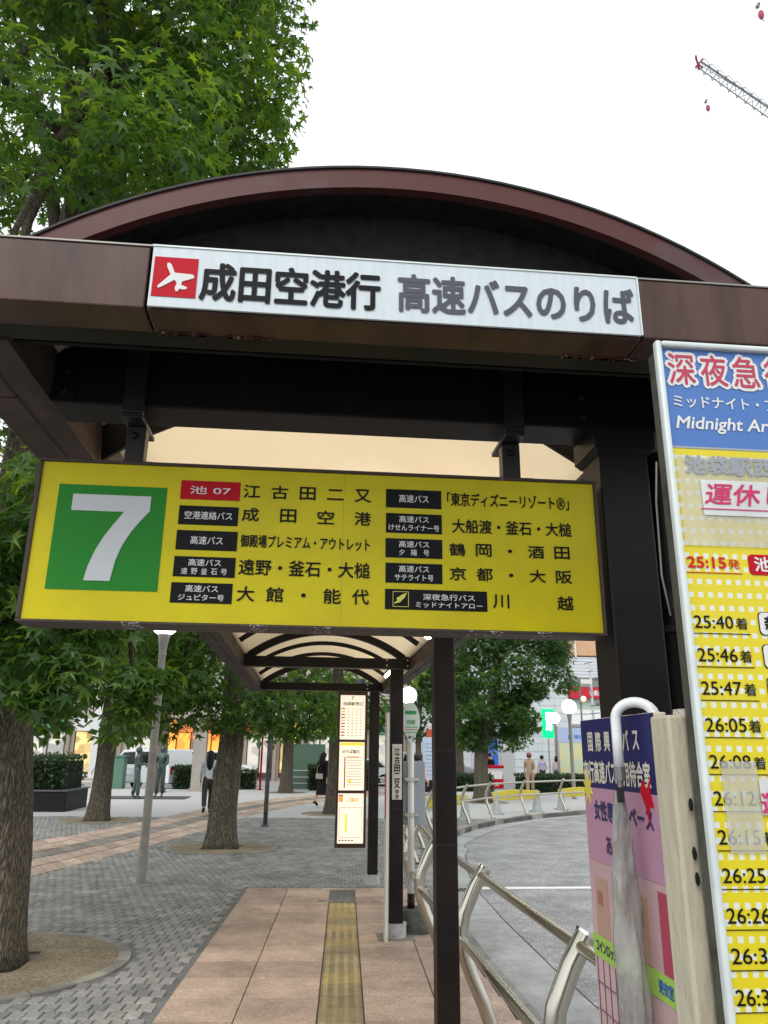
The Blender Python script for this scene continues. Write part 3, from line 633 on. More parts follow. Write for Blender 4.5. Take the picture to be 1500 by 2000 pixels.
# front fascia: separate panels with open joints
for x0, x1 in ((XL, -.338), (.643, XR)): bx('fascia_panel', FASCIA, sh, x0, x1, 1.31, 1.40, 2.40, 2.535, bevel=.003)
bx('fascia_panel', FASCIA, sh, -.334, .639, 1.316, 1.40, 2.40, 2.533, bevel=.003)
bx('flashing', mat('pale_edge_flashing', (.25, .24, .22), .5, .5), sh, XL, XR, 1.308, 1.42, 2.536, 2.5395)
bx('front_soffit', SOFF, sh, XL+.002, XR-.002, 1.402, 1.47, 2.408, 2.43)
bx('soffit_lip', SOFF, sh, XL+.1, XR-.1, 1.472, 1.52, 2.425, 2.5)
rust = mat('peeling_edge_paint', (.1, .025, .02), .9, c2=(.5, .48, .44), scale=60, amt=.9, bump=.5, contrast=(.56, .6))
for x0, x1 in ((-.33, -.1), (.50, .66)):
    m = MB()
    for k in range(34):
        a = random.uniform(x0, x1); s_ = random.uniform(.004, .016); m.box(a, a+s_, 1.392+random.uniform(0, .008), 1.4015, 2.3965, 2.3995)
    m.build('paint_flake', rust, sh, kind='stuff')
# front arch and its recessed black plate
arch(MB(), RO, RO-.048, 1.405, 1.428, .90).build('front_arch_band', ARCHM, sh, smooth='auto')
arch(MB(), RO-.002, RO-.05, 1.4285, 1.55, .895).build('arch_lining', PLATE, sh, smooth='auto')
arch(MB(), RO+.006, RO+.001, 1.40, 1.56, .90).build('arch_capping', mat('dark_capping', (.03, .028, .03), .5), sh)
m = MB(); n = 30; pl_ = [(SX-.9, 2.42)]+[(SX-.9+1.8*i/n, arc_z(SX-.9+1.8*i/n, RO-.045)) for i in range(n+1)]+[(SX+.9, 2.42)]
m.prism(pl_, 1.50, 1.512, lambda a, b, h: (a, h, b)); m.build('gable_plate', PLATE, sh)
bx('gap_blocker', PLATE, sh, XL+.16, XR-.16, 1.514, 1.80, 2.552, 2.56)  # added black sheet, keeps the lit vault from showing through the gap
# side beams: outer fascia panels and inner channels
ys = [1.312, 1.74, 4.85, 7.85, 11.0]
for a, b in zip(ys, ys[1:]):
    if a > 1.4 or True:
        y0 = max(a, 1.403)+.003
        bx('side_fascia', SIDEB, sh, XL, XL+.082, y0, b-.003, 2.398, 2.56, bevel=.003)
        bx('side_fascia', SIDEB, sh, XR-.082, XR, y0, b-.003, 2.398, 2.56, bevel=.003)
for xa, xb in ((XL+.086, XL+.155), (XR-.155, XR-.086)):
    m = MB(); m.box(xa, xb, 1.473, 11.0, 2.404, 2.415); m.box(xa if xa > 0 else xb-.006, xa+.006 if xa > 0 else xb, 1.475, 11.0, 2.416, 2.60); m.build('side_channel', SIDEB, sh)
# cross beams, ribs, panels
for i, (px_, py_) in enumerate(POSTS):
    zb = 2.40+(.012 if i > 1 else 0)
    bx('cross_beam', DARK, sh, XL+.157, XR-.157, py_-.06, py_+.06, zb, zb+.15 if i == 0 else zb+.1, bevel=.004)
    if i: bx('beam_lip', mat('pale_beam_lip', (.2, .19, .18), .5), sh, XL+.2, XR-.2, py_-.062, py_-.055, zb-.006, zb-.001)
    for s_ in (-1, 1):
        xe = XL+.157 if s_ < 0 else XR-.157
        MB().box(min(xe, xe-s_*.055), max(xe, xe-s_*.055), py_-.066, py_-.061, zb-.0, zb+.12).build('end_plate', DARK, sh)
    for bx_ in ((px_-.105, px_+.105) if i else (XL+.185, px_-.1)):
        for bz in (zb+.03, zb+.085): MB().ball((bx_, py_-.066, bz), .011, 8, 6, (1, .6, 1)).build('bolt', DARK if i == 0 else mat('pale_bolt', (.5, .48, .45), .4, .4), sh, smooth=True)
yr = 1.816; ribs = []
for i in range(len(POSTS)-1):
    for k in range(3):
        if i or k == 0: ribs.append(POSTS[i][1]+(POSTS[i+1][1]-POSTS[i][1])*k/3)
ribs.append(POSTS[-1][1])
for i, y in enumerate(ribs):
    main = any(abs(y-p[1]) < .01 for p in POSTS)
    arch(MB(), RO-.034, RO-(.105 if main else .075), y-.03 if main else y-.018, y+.03 if main else y+.018, .815, 30).build('arch_rib', DARK, sh, smooth='auto')
yy = [1.56]+ribs[1:]+[11.0]
for a, b in zip(yy, yy[1:]): arch(MB(), RO-.02, RO-.032, a+.004, b-.004, .86, 30).build('roof_panel', CREAMR, sh, smooth='auto')
MB().prism([(.60, 2.615), (.724, 2.54), (.852, 2.46), (.98, 2.42), (1.0, 2.62)], 2.20, 2.215, lambda a, b, h: (a, h, b)).build('corner_plate', DARK, sh)
MB().prism([(-.33, 2.60), (-.45, 2.54), (-.53, 2.50), (-.64, 2.42), (-.65, 2.62)], 2.20, 2.215, lambda a, b, h: (a, h, b)).build('corner_plate', DARK, sh)
bx('inner_ledge', DARK, sh, .858, 1.0, 2.22, 4.70, 2.458, 2.474)
# posts, capitals, collars
for i, (px_, py_) in enumerate(POSTS):
    p = bx('post', POSTM if i else DARK, sh, px_-.0635, px_+.0635, py_-.0635, py_+.0635, .1, 2.41, bevel=.006)
    if i == 0: MB().frustum((px_, py_, 2.33), .066, .066, (px_, py_, 2.345), .076, .076).box(px_-.078, px_+.078, py_-.078, py_+.078, 2.3455, 2.3995).build('capital', DARK, sh)
    MB().cyl((px_, py_, -.02), (px_, py_, .115), .1, n=28).cyl((px_, py_, .1155), (px_, py_, .124), .105, n=28).build('collar', BASEW, sh, smooth='auto')
    for zz in (1.62, 1.1): MB().box(px_-.0645, px_+.0645, py_-.0645, py_+.0645, zz, zz+.004).build('band', mat('post_band', (.05, .04, .036), .5), sh)
    bx('base_pad', CONC, sh, px_-.17, px_+.17, py_-.17, py_+.17, -.01, .0075)
# rain pipe beside the first post
m = MB(); m.tube([(.905, 1.83, 2.36), (.905, 1.83, 1.93), (.90, 1.85, 1.89), (.90, 1.85, .05)], .042, 14); m.cyl((.905, 1.83, 1.945), (.905, 1.83, 1.99), .047); m.build('rain_pipe', DARK, sh, smooth='auto')
for z in (1.9, 1.2): m = MB(); m.cyl((.90, 1.85, z-.008), (.90, 1.85, z+.008), .049); m.box(.84, .9, 1.84, 1.86, z-.006, z+.006); m.build('pipe_clip', DARK, sh)
# lamps under the roof
LAMPW = glow('warm_lamp_glass', (1, .86, .6), 9)
for i, (x, y, z, hid) in enumerate(((.93, 3.25, 2.50, 1), (.905, 5.9, 2.49, 0), (.93, 9.2, 2.50, 1))):
    t = thing('shelter_lamp', ['lit lamp tube under the roof edge behind the yellow sign', 'small round lit lamp beside the second post top', 'lit lamp tube under the roof edge above the timetable board'][i], 'lamp', (x, y, z), 'lamps under the shelter roof')
    if hid:
        MB().cyl((x, y-.3, z), (x, y+.3, z), .016, n=12).build('tube', glow('warm_tube_glass', (1, .76, .48), 42), t, smooth=True); bx('housing', DARK, t, x-.01, x+.03, y-.32, y+.32, z+.018, z+.05)
    else:
        MB().ball((x, y, z), .042).build('bulb', glow('small_bulb', (1, .85, .5), 22), t, smooth=True); MB().cyl((x, y, z+.035), (x, y, z+.08), .03).build('socket', DARK, t)

# ---------------------------------------------------------------- yellow route sign
FY = 1.75; fn = lambda a, z: (a, FY-.0022, z)
def onf(y): return lambda a, z: (a, y, z)
ys_ = thing('route_sign', 'long yellow hanging bus stop sign with white 7 on green and black route names', 'sign', (.03, 1.80, 1.87))
sx0, sx1, sz0, sz1 = -.636, .684, 1.875, 2.245
bx('sign_box', SIGNFR, ys_, sx0-.002, sx1+.002, FY+.012, FY+.08, sz0+.002, sz1-.002, bevel=.004)
bx('sign_face', YELL, ys_, sx0, sx1, FY, FY+.011, sz0, sz1)
for a in ((sx0-.010, sx1+.008, sz1, sz1+.008), (sx0-.010, sx1+.008, sz0-.007, sz0), (sx0-.010, sx0, sz0, sz1), (sx1, sx1+.008, sz0, sz1)):
    bx('frame_bar', SIGNFR, ys_, a[0], a[1], FY-.006, FY+.085, a[2], a[3], bevel=.002)
def plate(parent, rect, m, y, name='print_block', t=.0012):
    a0, a1, z0, z1 = rect; return bx(name, m, parent, min(a0, a1), max(a0, a1), y-t, y, z0, z1)
F1 = FY-.0004
bx('panel_seam', mat('seam_line', (.25, .22, .02), .6), ys_, .0665, .0671, FY-.0003, FY+.001, sz0+.001, sz1-.001)
plate(ys_, (-0.5933,-0.3482,1.9431,2.1907), GREENP, F1)
flk = mat('flaked_white_paint', (.45, .44, .42), .8)
for x0, x1 in ((.0, .04), (.36, .44), (-.42, -.38), (.52, .56), (-.15, -.1)):
    m = MB()
    for k in range(26):
        a = random.uniform(x0, x1); b_ = random.uniform(FY-.004, FY+.06); q_ = random.uniform(.001, .004); m.box(a, a+q_*1.6, b_, b_+q_*2, sz0-.0082, sz0-.0071)
        if k % 3 == 0: c_ = random.uniform(sz0-.0062, sz0-.003); m.box(a, a+q_*1.3, FY-.0068, FY-.0061, c_, c_+.0015)
    m.build('paint_flake', flk, ys_, kind='stuff')
# the numeral, cut as an outline
g0 = (-0.5933,-0.3482,1.9431,2.1907)
seven = [(.14, .905), (.86, .905), (.86, .76), (.78, .66), (.70, .54), (.64, .42), (.595, .28), (.565, .085), (.33, .085), (.355, .22), (.40, .36), (.46, .49), (.54, .62), (.625, .745), (.14, .745)]
W7 = mat('white_numeral', (.52, .54, .56), .5); m = MB()
m.prism([(g0[0]+(g0[1]-g0[0])*a, g0[2]+(g0[3]-g0[2])*b) for a, b in seven], FY-.0035, FY-.0018, lambda a, b, h: (a, h, b)); m.build('numeral', W7, ys_)
L1 = onf(FY-.0024)
def boxed(rect, lines, m=BLACKP, wf=.8):
    plate(ys_, rect, m, F1); a0, a1, z0, z1 = rect; H_ = z1-z0; W_ = a1-a0; n = len(lines)
    for i, (s_, k) in enumerate(lines):
        h = H_*(.42 if n == 1 else .34); zc = z1-H_*((i+.5)/n) if n == 1 else (z1-H_*(.29 if i == 0 else .73)); h *= (.9 if i else 1)
        w_ = W_*k; c = (a0+a1)/2
        if ' ' in s_ and n > 1: lettering(s_.replace(' ', ''), (c-w_/2, c+w_/2, zc-h/2, zc+h/2), WHITEP, ys_, L1, .006, spaced=True)
        else: lettering(s_, (c-w_/2, c+w_/2, zc-h/2, zc+h/2), WHITEP, ys_, L1, .008)
boxed((-0.3172,-0.1791,2.1653,2.2118), [('池 07', .68)], REDP)
boxed((-0.3165,-0.1798,2.1036,2.1495), [('空港連絡バス', .8)])
boxed((-0.3171,-0.1781,2.0431,2.0897), [('高速バス', .53)])
boxed((-0.3173,-0.1785,1.9802,2.0274), [('高速バス', .53), ('遠 野 釜 石 号', .74)])
boxed((-0.3186,-0.1813,1.9198,1.9664), [('高速バス', .53), ('ジュピター号', .74)])
boxed((0.1680,0.3027,2.1646,2.2111), [('高速バス', .53)])
boxed((0.1685,0.3031,2.1016,2.1501), [('高速バス', .53), ('けせんライナー号', .9)])
boxed((0.1679,0.3036,2.0412,2.0878), [('高速バス', .53), ('夕 陽 号', .53)])
boxed((0.1684,0.3028,1.9806,2.0279), [('高速バス', .53), ('サテライト号', .68)])
r5 = (0.1678,0.4083,1.9182,1.9656); plate(ys_, r5, BLACKP, F1)
lettering('深夜急行バス', (0.2566,0.3786,1.9415,1.9561), WHITEP, ys_, L1, .008)
lettering('ミッドナイトアロー', (0.2397,0.3963,1.9239,1.9364), WHITEP, ys_, L1, .008)
ic = (0.1858,0.2230,1.9239,1.9601); m = MB()
w_ = .0012
for a in ((ic[0], ic[1], ic[3]-w_, ic[3]), (ic[0], ic[1], ic[2], ic[2]+w_), (ic[0], ic[0]+w_, ic[2]+w_, ic[3]-w_), (ic[1]-w_, ic[1], ic[2]+w_, ic[3]-w_)): m.box(a[0], a[1], FY-.003, FY-.0018, a[2], a[3])
m.build('icon_outline', mat('icon_yellow', (.6, .55, .1), .4), ys_)
P = lambda a, b: (ic[0]+(ic[1]-ic[0])*a, ic[2]+(ic[3]-ic[2])*b)
MB().prism([P(.9, .92), P(.75, .6), P(.45, .3), P(.12, .2), P(.1, .26), P(.3, .42), P(.22, .55), P(.6, .8)], FY-.003, FY-.0018, lambda a, b, h: (a, h, b)).build('icon_arrow', mat('icon_yellow', (.6, .55, .1), .4), ys_)
for s_, r_, k in (('江古田二又', (-0.1710,0.1312,2.1744,2.2067), 1), ('成田空港', (-0.1709,0.1321,2.1168,2.1492), 1), ('大館・能代', (-0.1703,0.1303,1.9273,1.9614), 1), ('鶴岡・酒田', (0.3202,0.6142,2.0504,2.0807), 1), ('京都・大阪', (0.3205,0.6155,1.9914,2.0218), 1), ('川越', (0.4218,0.6150,1.9274,1.9598), 1)):
    lettering(s_, r_, BLACKP, ys_, L1, .011, spaced=True, cw=.0385)
for s_, r_ in (('御殿場プレミアム・アウトレット', (-0.1702,0.1307,2.0539,2.0840)), ('遠野・釜石・大槌', (-0.1699,0.1317,1.9888,2.0251)), ('「東京ディズニーリゾートⓇ」', (0.3171,0.6196,2.1748,2.2083)), ('大船渡・釜石・大槌', (0.3286,0.6217,2.1070,2.1410))):
    lettering(s_, r_, BLACKP, ys_, L1, .011)
# hangers between cross beam and sign
STRAPM = mat('black_strap_steel', (.014, .013, .016), .38, spec=.4, c2=(.03, .026, .026), scale=14, amt=.7, bump=.06)
for i, x in enumerate((-.446, .490)):
    t = thing('sign_hanger', ['left black steel strap bracket holding up the yellow sign', 'right black steel strap bracket holding up the yellow sign'][i], 'bracket', (x, 1.75, 2.4), 'steel brackets of the yellow sign')
    bx('strap', STRAPM, t, x-.025, x+.025, 1.735, 1.7545, 2.375, 2.56, bevel=.003)
    bx('strap_foot', STRAPM, t, x-.025, x+.025, 1.735, 1.89, 2.362, 2.374, bevel=.002)
    bx('drop_bar', STRAPM, t, x-.021, x+.025, 1.79, 1.83, 2.26, 2.3615, bevel=.003)
    bx('top_plate', DARK, t, x-.03, x+.03, 1.70, 1.753, 2.561, 2.573)
    MB().ball((x, 1.787, 2.335), .009, 8, 6).build('bolt', DARK, t, smooth=True)
    bx('sign_plate', DARK, t, x-.03, x+.05, 1.775, 1.85, 2.2595, 2.2645)

# white lettered sign on the fascia
ws = thing('fascia_sign', 'white sign strip on the brown shelter fascia with red aeroplane symbol', 'sign', (.15, 1.31, 2.4))
WY = 1.304
bx('sign_face', WHITE, ws, -.331, .634, WY, 1.309, 2.402, 2.533)
for a in ((-.333, .636, 2.5332, 2.5365), (.6345, .638, 2.402, 2.533)): bx('edge_trim', ALU, ws, a[0], a[1], WY-.002, 1.3085, a[2], a[3])
L2 = onf(WY-.0022); rr_ = (-0.3260,-0.2433,2.4229,2.5097)
plate(ws, rr_, REDP, WY-.0003)
P = lambda a, b: (rr_[0]+(rr_[1]-rr_[0])*a, rr_[2]+(rr_[3]-rr_[2])*b)
air = [(.30, .84), (.355, .85), (.40, .80), (.49, .60), (.90, .58), (.94, .535), (.93, .49), (.67, .39), (.66, .30), (.80, .25), (.79, .21), (.74, .19), (.62, .20), (.60, .14), (.55, .13), (.52, .21), (.56, .34), (.50, .42), (.19, .21), (.135, .20), (.13, .25), (.40, .55), (.30, .75)]
MB().prism([P(a, b) for a, b in air], WY-.003, WY-.0016, lambda a, b, h: (a, h, b)).build('aeroplane_symbol', WHITEP, ws)
lettering('成田空港行', (-0.2352,0.1086,2.4209,2.5019), BLACKP, ws, L2, .02)
lettering('高速バスのりば', (0.1462,0.6230,2.4232,2.5058), GREYP, ws, L2, .017)

# ---------------------------------------------------------------- large timetable board at the right
bd = thing('timetable_board', 'tall yellow and blue late-night bus timetable board in a silver frame at the right', 'sign', (.95, 1.02, 0))
bx0, bx1, bz0, bz1 = .507, 1.43, .62, 2.208
bx('case', OLIVE, bd, bx0+.003, bx1-.003, 1.0115, 1.037, bz0+.004, bz1-.012, bevel=.004)
for a in ((bx0, bx0+.0095, bz0, bz1), (bx1-.0095, bx1, bz0, bz1), (bx0+.0098, bx1-.0098, bz1-.0095, bz1), (bx0+.0098, bx1-.0098, bz0, bz0+.0095)):
    bx('frame_bar', ALU, bd, a[0], a[1], .997, 1.011, a[2], a[3], bevel=.0035)
def polka():
    m = bpy.data.materials.new('yellow_sheet_with_white_squares'); m.use_nodes = True; n = m.node_tree.nodes; l = m.node_tree.links; b = n['Principled BSDF']; b.inputs['Roughness'].default_value = .3
    g = n.new('ShaderNodeNewGeometry'); s = n.new('ShaderNodeSeparateXYZ'); l.new(g.outputs['Position'], s.inputs[0]); res = []
    for k, pitch, off_ in ((0, .01415, .5195), (2, .0186, 1.3095)):
        a = n.new('ShaderNodeMath'); a.operation = 'SUBTRACT'; a.inputs[1].default_value = off_; l.new(s.outputs[k], a.inputs[0])
        d = n.new('ShaderNodeMath'); d.operation = 'DIVIDE'; d.inputs[1].default_value = pitch; l.new(a.outputs[0], d.inputs[0])
        f = n.new('ShaderNodeMath'); f.operation = 'FLOORED_MODULO'; f.inputs[1].default_value = 1; l.new(d.outputs[0], f.inputs[0])
        c = n.new('ShaderNodeMath'); c.operation = 'LESS_THAN'; c.inputs[1].default_value = .0072/pitch; l.new(f.outputs[0], c.inputs[0]); res.append(c)
    mu = n.new('ShaderNodeMath'); mu.operation = 'MULTIPLY'; l.new(res[0].outputs[0], mu.inputs[0]); l.new(res[1].outputs[0], mu.inputs[1])
    mi = n.new('ShaderNodeMixRGB'); mi.inputs[1].default_value = (.60, .50, .004, 1); mi.inputs[2].default_value = (.6, .63, .58, 1); l.new(mu.outputs[0], mi.inputs[0]); l.new(mi.outputs[0], b.inputs['Base Color']); return m
BY = 1.006
bx('header_panel', BLUEP, bd, bx0+.010, bx1-.010, BY, 1.0105, 2.0375, bz1-.010)
bx('header_seam', mat('seam_grey', (.3, .33, .36), .5), bd, bx0+.010, bx1-.010, BY-.0005, BY+.003, 2.034, 2.0372)
bx('timetable_panel', polka(), bd, bx0+.010, bx1-.010, BY, 1.0105, bz0+.015, 2.0335)
L3 = onf(BY-.0012); L3b = onf(BY-.002)
rt = (0.5262,0.5693,2.1383,2.1896)
cwr = (rt[1]-rt[0])
for layer, mm, bo in ((L3, WHITEP, .062), (L3b, mat('washed_red_print', (.42, .05, .09), .5), .008)):
    gx = .002 if bo > .05 else 0
    for i, ch in enumerate('深夜急行バス'):
        a = rt[0]+i*(cwr*1.19); lettering(ch, (a-gx*.5, a+cwr*.95+gx*.5, rt[2]-gx*.5, rt[3]+gx*.5), mm, bd, layer, bo)
r_ = (0.5285,0.6539,2.1022,2.1189); k = (r_[1]-r_[0])/6.3
lettering('ミッドナイト・アロー', (r_[0], r_[0]+k*10.2, r_[2]-.002, r_[3]), WHITEP, bd, L3, .01)
r_ = (0.5288,0.6406,2.0596,2.0853); lettering('Midnight Arrow', (r_[0], r_[0]+(r_[1]-r_[0])*1.74, r_[2], r_[3]), WHITEP, bd, L3, .014, shear=.2)
# paper strips taped over the sheet
GPR = mat('covered_grey_print', (.27, .3, .33), .5); PINKP = mat('magenta_print', (.5, .03, .12), .4)
r_ = (0.5345,0.6607,1.9938,2.0216); k = (r_[1]-r_[0])/3.75; lettering('池袋駅西口', (r_[0], r_[0]+k*5, r_[2], r_[3]), GPR, bd, onf(BY-.0034), .03)
def badge(name, mm, rect, y, t=.0009, q=.006):
    a0, a1, z0, z1 = rect; P = []
    for cx, cz, st in ((a1-q, z1-q, 0), (a0+q, z1-q, 90), (a0+q, z0+q, 180), (a1-q, z0+q, 270)):
        for k in range(5): P.append((cx+q*math.cos(R(st+k*22.5)), cz+q*math.sin(R(st+k*22.5))))
    return MB().prism(P, y-t, y, lambda a, b, h: (a, h, b)).build(name, mm, bd)
def paper(rect, mm, y=BY-.0022, name='taped_paper'):
    return bx(name, mm, bd, rect[0], rect[1], y-.0006, y, rect[2], rect[3])
HAZEP = sheet('translucent_tape_film', (.55, .54, .48), .27); PAPERW = sheet('white_paper_strip', (.55, .57, .57), .85)
ph = (0.5297,0.6445,1.8913,2.0222); paper((.522, 1.1, ph[2]-.006, ph[3]), HAZEP); pw = (0.5545,0.6497,1.9309,1.9847); paper((pw[0], 1.1, pw[2], pw[3]), PAPERW, BY-.003)
r_ = (0.5574,0.6527,1.9469,1.9789); k = (r_[1]-r_[0])/2.25; lettering('運休します', (r_[0], r_[0]+k*5, r_[2], r_[3]), PINKP, bd, onf(BY-.0045), .012, shear=.18)
pu = (0.5508,0.6509,1.9387,1.9409); bx('underline', PINKP, bd, pu[0], 1.0, BY-.0045, BY-.0037, pu[3]-.0015, pu[3])
times = [('25:15', 1086, '発'), ('25:40', 1201, '着'), ('25:46', 1265, '着'), ('25:47', 1330, '着'), ('26:05', 1402, '着'), ('26:08', 1474, '着'), ('26:12', 1545, '着'), ('26:15', 1621, '着'), ('26:25', 1696, '着'), ('26:26', 1774, '着'), ('26:31', 1853, '着'), ('26:38', 1934, '着')]
TZ = []
zt = {1086: (0.5193,0.5835,1.8536,1.8692), 1201: (0.5195,0.5790,1.7685,1.7860), 1265: (0.5187,0.5766,1.7233,1.7413), 1330: (0.5186,0.5765,1.6794,1.6971), 1402: (0.5179,0.5764,1.6319,1.6494), 1474: (0.5180,0.5757,1.5858,1.6030), 1545: (0.5181,0.5749,1.5409,1.5585), 1621: (0.5185,0.5732,1.4948,1.5122), 1696: (0.5177,0.5736,1.4506,1.4677), 1774: (0.5173,0.5710,1.4053,1.4227), 1853: (0.5155,0.5685,1.3613,1.3785), 1934: (0.5137,0.5658,1.3170,1.3344)}
REDT = mat('timetable_red_print', (.5, .01, .015), .4)
for s_, y, kk in times:
    a0, a1, z0, z1 = zt[y]; a0 = .5225; a1 = a0+.056; red = y == 1086; mm = REDT if red else BLACKP
    lettering(s_, (a0, a1, z0, z1), mm, bd, L3, .02 if red else .004)
    lettering(kk, (a1+.0035, a1+.0205, z0-.0005, z1-.002), mm, bd, L3, .006)
    bx('underline', mm, bd, a0-.002, a1+.023, BY-.0012, BY-.0004, z0-.0075, z0-.0065)
    if red:
        badge('stop_badge', REDP, (a1+.034, a1+.27, z0-.008, z1+.006), BY-.0003); lettering('池袋駅西口', (a1+.042, a1+.17, z0-.003, z1+.002), WHITEP, bd, L3b, .02)
    elif y < 1400:
        badge('stop_badge', BLACKP, (a1+.037, a1+.27, z0-.008, z1+.007), BY-.0003); badge('stop_badge_face', WHITEP, (a1+.038, a1+.269, z0-.007, z1+.006), BY-.00125, .0006)
        lettering('新座', (a1+.045, a1+.1, z0-.002, z1+.001), BLACKP, bd, onf(BY-.0025), .02)
paper((0.5361,0.5842,1.4849,1.5950), sheet('hazy_tape_film', (.5, .49, .43), .32)); pw = (0.5848,0.5908,1.5301,1.5746); paper((pw[0], .8, pw[2], pw[3]), PAPERW, BY-.003); 
r_ = (0.5851,0.6075,1.5313,1.5571); lettering('運休', (r_[0], r_[0]+.05, r_[2], r_[3]), PINKP, bd, onf(BY-.0045), .02)
bx('underline', PINKP, bd, pw[0]+.002, .75, BY-.0045, BY-.0037, pw[2]+.002, pw[2]+.0032)
MB().tube([(.5045, 1.03, 2.02), (.5025, 1.04, 1.96), (.502, 1.045, 1.85), (.5045, 1.035, 1.79)], .0014, 6).build('cable', mat('cable_grey', (.16, .16, .15), .5), bd, smooth=True)
for x in (.58, 1.35):
    MB().box(x-.02, x+.02, 1.03, 1.07, .0, .63).box(x-.05, x+.05, .85, 1.3, -.002, .012).build('stand_leg', OLIVE, bd)
for z in (1.39, 1.33, 1.30): MB().ball((.5085, 1.045+random.uniform(-.01, .01), z+.15), .006, 8, 6, (.3, 1, 1.4)).build('grime_patch', BLACKP, bd)

# ---------------------------------------------------------------- pink notice panel with foam edge
PX = .5; pn = thing('poster_stand', 'pink and navy waiting room notice panel seen at a slant beside the timetable board', 'sign', (.51, 1.27, 0))
PINK = mat('pink_poster', (.42, .22, .32), .4, c2=(.38, .2, .29), scale=6); NAVY = mat('navy_poster', (.01, .012, .09), .4)
LGR = mat('lime_print', (.3, .48, .08), .4); DOORM = mat('poster_brown_door', (.42, .26, .2), .4, c2=(.36, .22, .17), scale=5); GREYT = mat('grey_white_print', (.55, .52, .45), .4)
z_b = .72
bx('board', CREAM, pn, PX, PX+.02, 1.112, 1.42, z_b, 1.662, bevel=.002)
XS = PX-.0004
def px_(a, b, z0, z1, mm, name='print_block', t=.0012, x=XS): return bx(name, mm, pn, x-t, x, min(a, b), max(a, b), z0, z1)
px_(1.112, 1.42, 1.548, 1.661, NAVY); px_(1.112, 1.42, 1.43, 1.5475, PINK); px_(1.112, 1.42, z_b+.01, 1.4295, mat('poster_photo_ground', (.5, .34, .36), .4, c2=(.38, .24, .24), scale=4))
fx = lambda x: (lambda a, z: (x, a, z)); L4 = fx(XS-.0022)
lettering('国際興業バス', (1.385, 1.165, 1.608, 1.639), GREYT, pn, L4, .02, spaced=True, cw=.024)
lettering('夜行高速バス専用待合室', (1.415, 1.135, 1.556, 1.592), GREYT, pn, L4, .02)
lettering('女性専用スペース', (1.375, 1.14, 1.497, 1.528), mat('navy_print', (.02, .02, .1), .4), pn, L4, .02)
lettering('あり', (1.33, 1.28, 1.447, 1.475), mat('navy_print', (.02, .02, .1), .4), pn, L4, .01)
star = []
for k in range(16): a = math.pi*k/8; q = .03 if k % 2 else .015; star.append((1.40+q*math.cos(a)*.8, 1.548+q*math.sin(a)))
MB().prism(star, XS-.0014, XS-.0026, lambda a, b, h: (h, a, b)).build('starburst', mat('poster_gold', (.6, .5, .08), .4), pn)
MB().prism([(1.165, 1.567), (1.15, 1.555), (1.135, 1.572), (1.14, 1.55), (1.132, 1.53), (1.148, 1.53), (1.15, 1.505), (1.16, 1.53), (1.175, 1.55)], XS-.0014, XS-.0026, lambda a, b, h: (h, a, b)).build('starburst', REDP, pn)
for y0 in (1.395, 1.315, 1.235): 
    px_(y0, y0-.055, 1.3175, 1.405, DOORM, 'door_picture', .001, XS-.0014); px_(y0-.012, y0-.032, 1.365, 1.385, REDT if False else mat('poster_sign_brown', (.3, .14, .1), .4), 'door_picture_sign', .001, XS-.0026)
px_(1.145, 1.113, 1.3175, 1.42, mat('poster_red', (.35, .05, .09), .4), 'print_block', .001, XS-.0014)
px_(1.112, 1.42, 1.282, 1.316, LGR, 'print_block', .001, XS-.0014)
lettering('コインロッカー', (1.405, 1.30, 1.291, 1.308), mat('navy_print', (.02, .02, .1), .4), pn, fx(XS-.0034), .02)
lettering('更衣室', (1.165, 1.12, 1.291, 1.308), mat('blue_text', (.02, .1, .4), .4), pn, fx(XS-.0034), .02)
for k in range(8):
    yk = 1.408-.026*k; px_(yk, yk-.0012, 1.12, 1.2805, mat('poster_line', (.1, .06, .06), .5), 'locker_line', .001, XS-.0014)
for z in (1.245, 1.205, 1.165): px_(1.41, 1.2, z, z+.001, mat('poster_line', (.1, .06, .06), .5), 'locker_line', .001, XS-.0027)
for x in (PX+.01,):
    for y in (1.16, 1.37): bx('panel_leg', mat('leg_grey', (.3, .3, .28), .5, .5), pn, x-.008, x+.008, y-.008, y+.008, 0, z_b)
bx('panel_foot', mat('leg_grey', (.3, .3, .28), .5, .5), pn, PX-.12, PX+.14, 1.12, 1.40, -.001, .02)
# foam slab edge and rolled cloth standing against the panel
fo = thing('foam_slab', 'cream foam slab standing on edge against the near end of the pink panel', 'foam slab', (.51, 1.09, 0))
FOAM = mat('cream_foam', (.5, .46, .36), .8, c2=(.42, .38, .28), scale=12, amt=.7, bump=.3, stretch=(1, 1, .3))
bx('slab', FOAM, fo, .492, .520, 1.05, 1.108, .0, 1.655, bevel=.004)
cl_ = thing('cloth_strip', 'white quilted cloth strip hanging along the foam slab beside the timetable board', 'cloth', (.53, 1.09, 1.65))
m = MB(); N = 60; pts = []
for i in range(N+1):
    t = i/N; z = 1.664-t*1.1; xc = .527+.005*math.sin(t*3.1)+.010*t; wv = .0105+.002*math.sin(i*1.9)+.0015*math.sin(i*.7); pts.append((z, xc, wv))
V = []; n_ = 10
for z, xc, wv in pts:
    for k in range(n_):
        a = 2*math.pi*k/n_; V.append((xc+wv*math.cos(a), 1.075+.02*math.sin(a), z))
F = [(i*n_+k, i*n_+(k+1) % n_, (i+1)*n_+(k+1) % n_, (i+1)*n_+k) for i in range(N) for k in range(n_)]+[tuple(range(n_-1, -1, -1))]
MB().add(V, F).build('cloth', mat('quilted_white_cloth', (.66, .62, .55), .9, c2=(.55, .5, .42), scale=30, bump=.9, bscale=180), cl_, smooth=True)
m = MB()
for z0_ in (1.47,): m.box(.522, .548, 1.0470, 1.050, 1.365, 1.425)
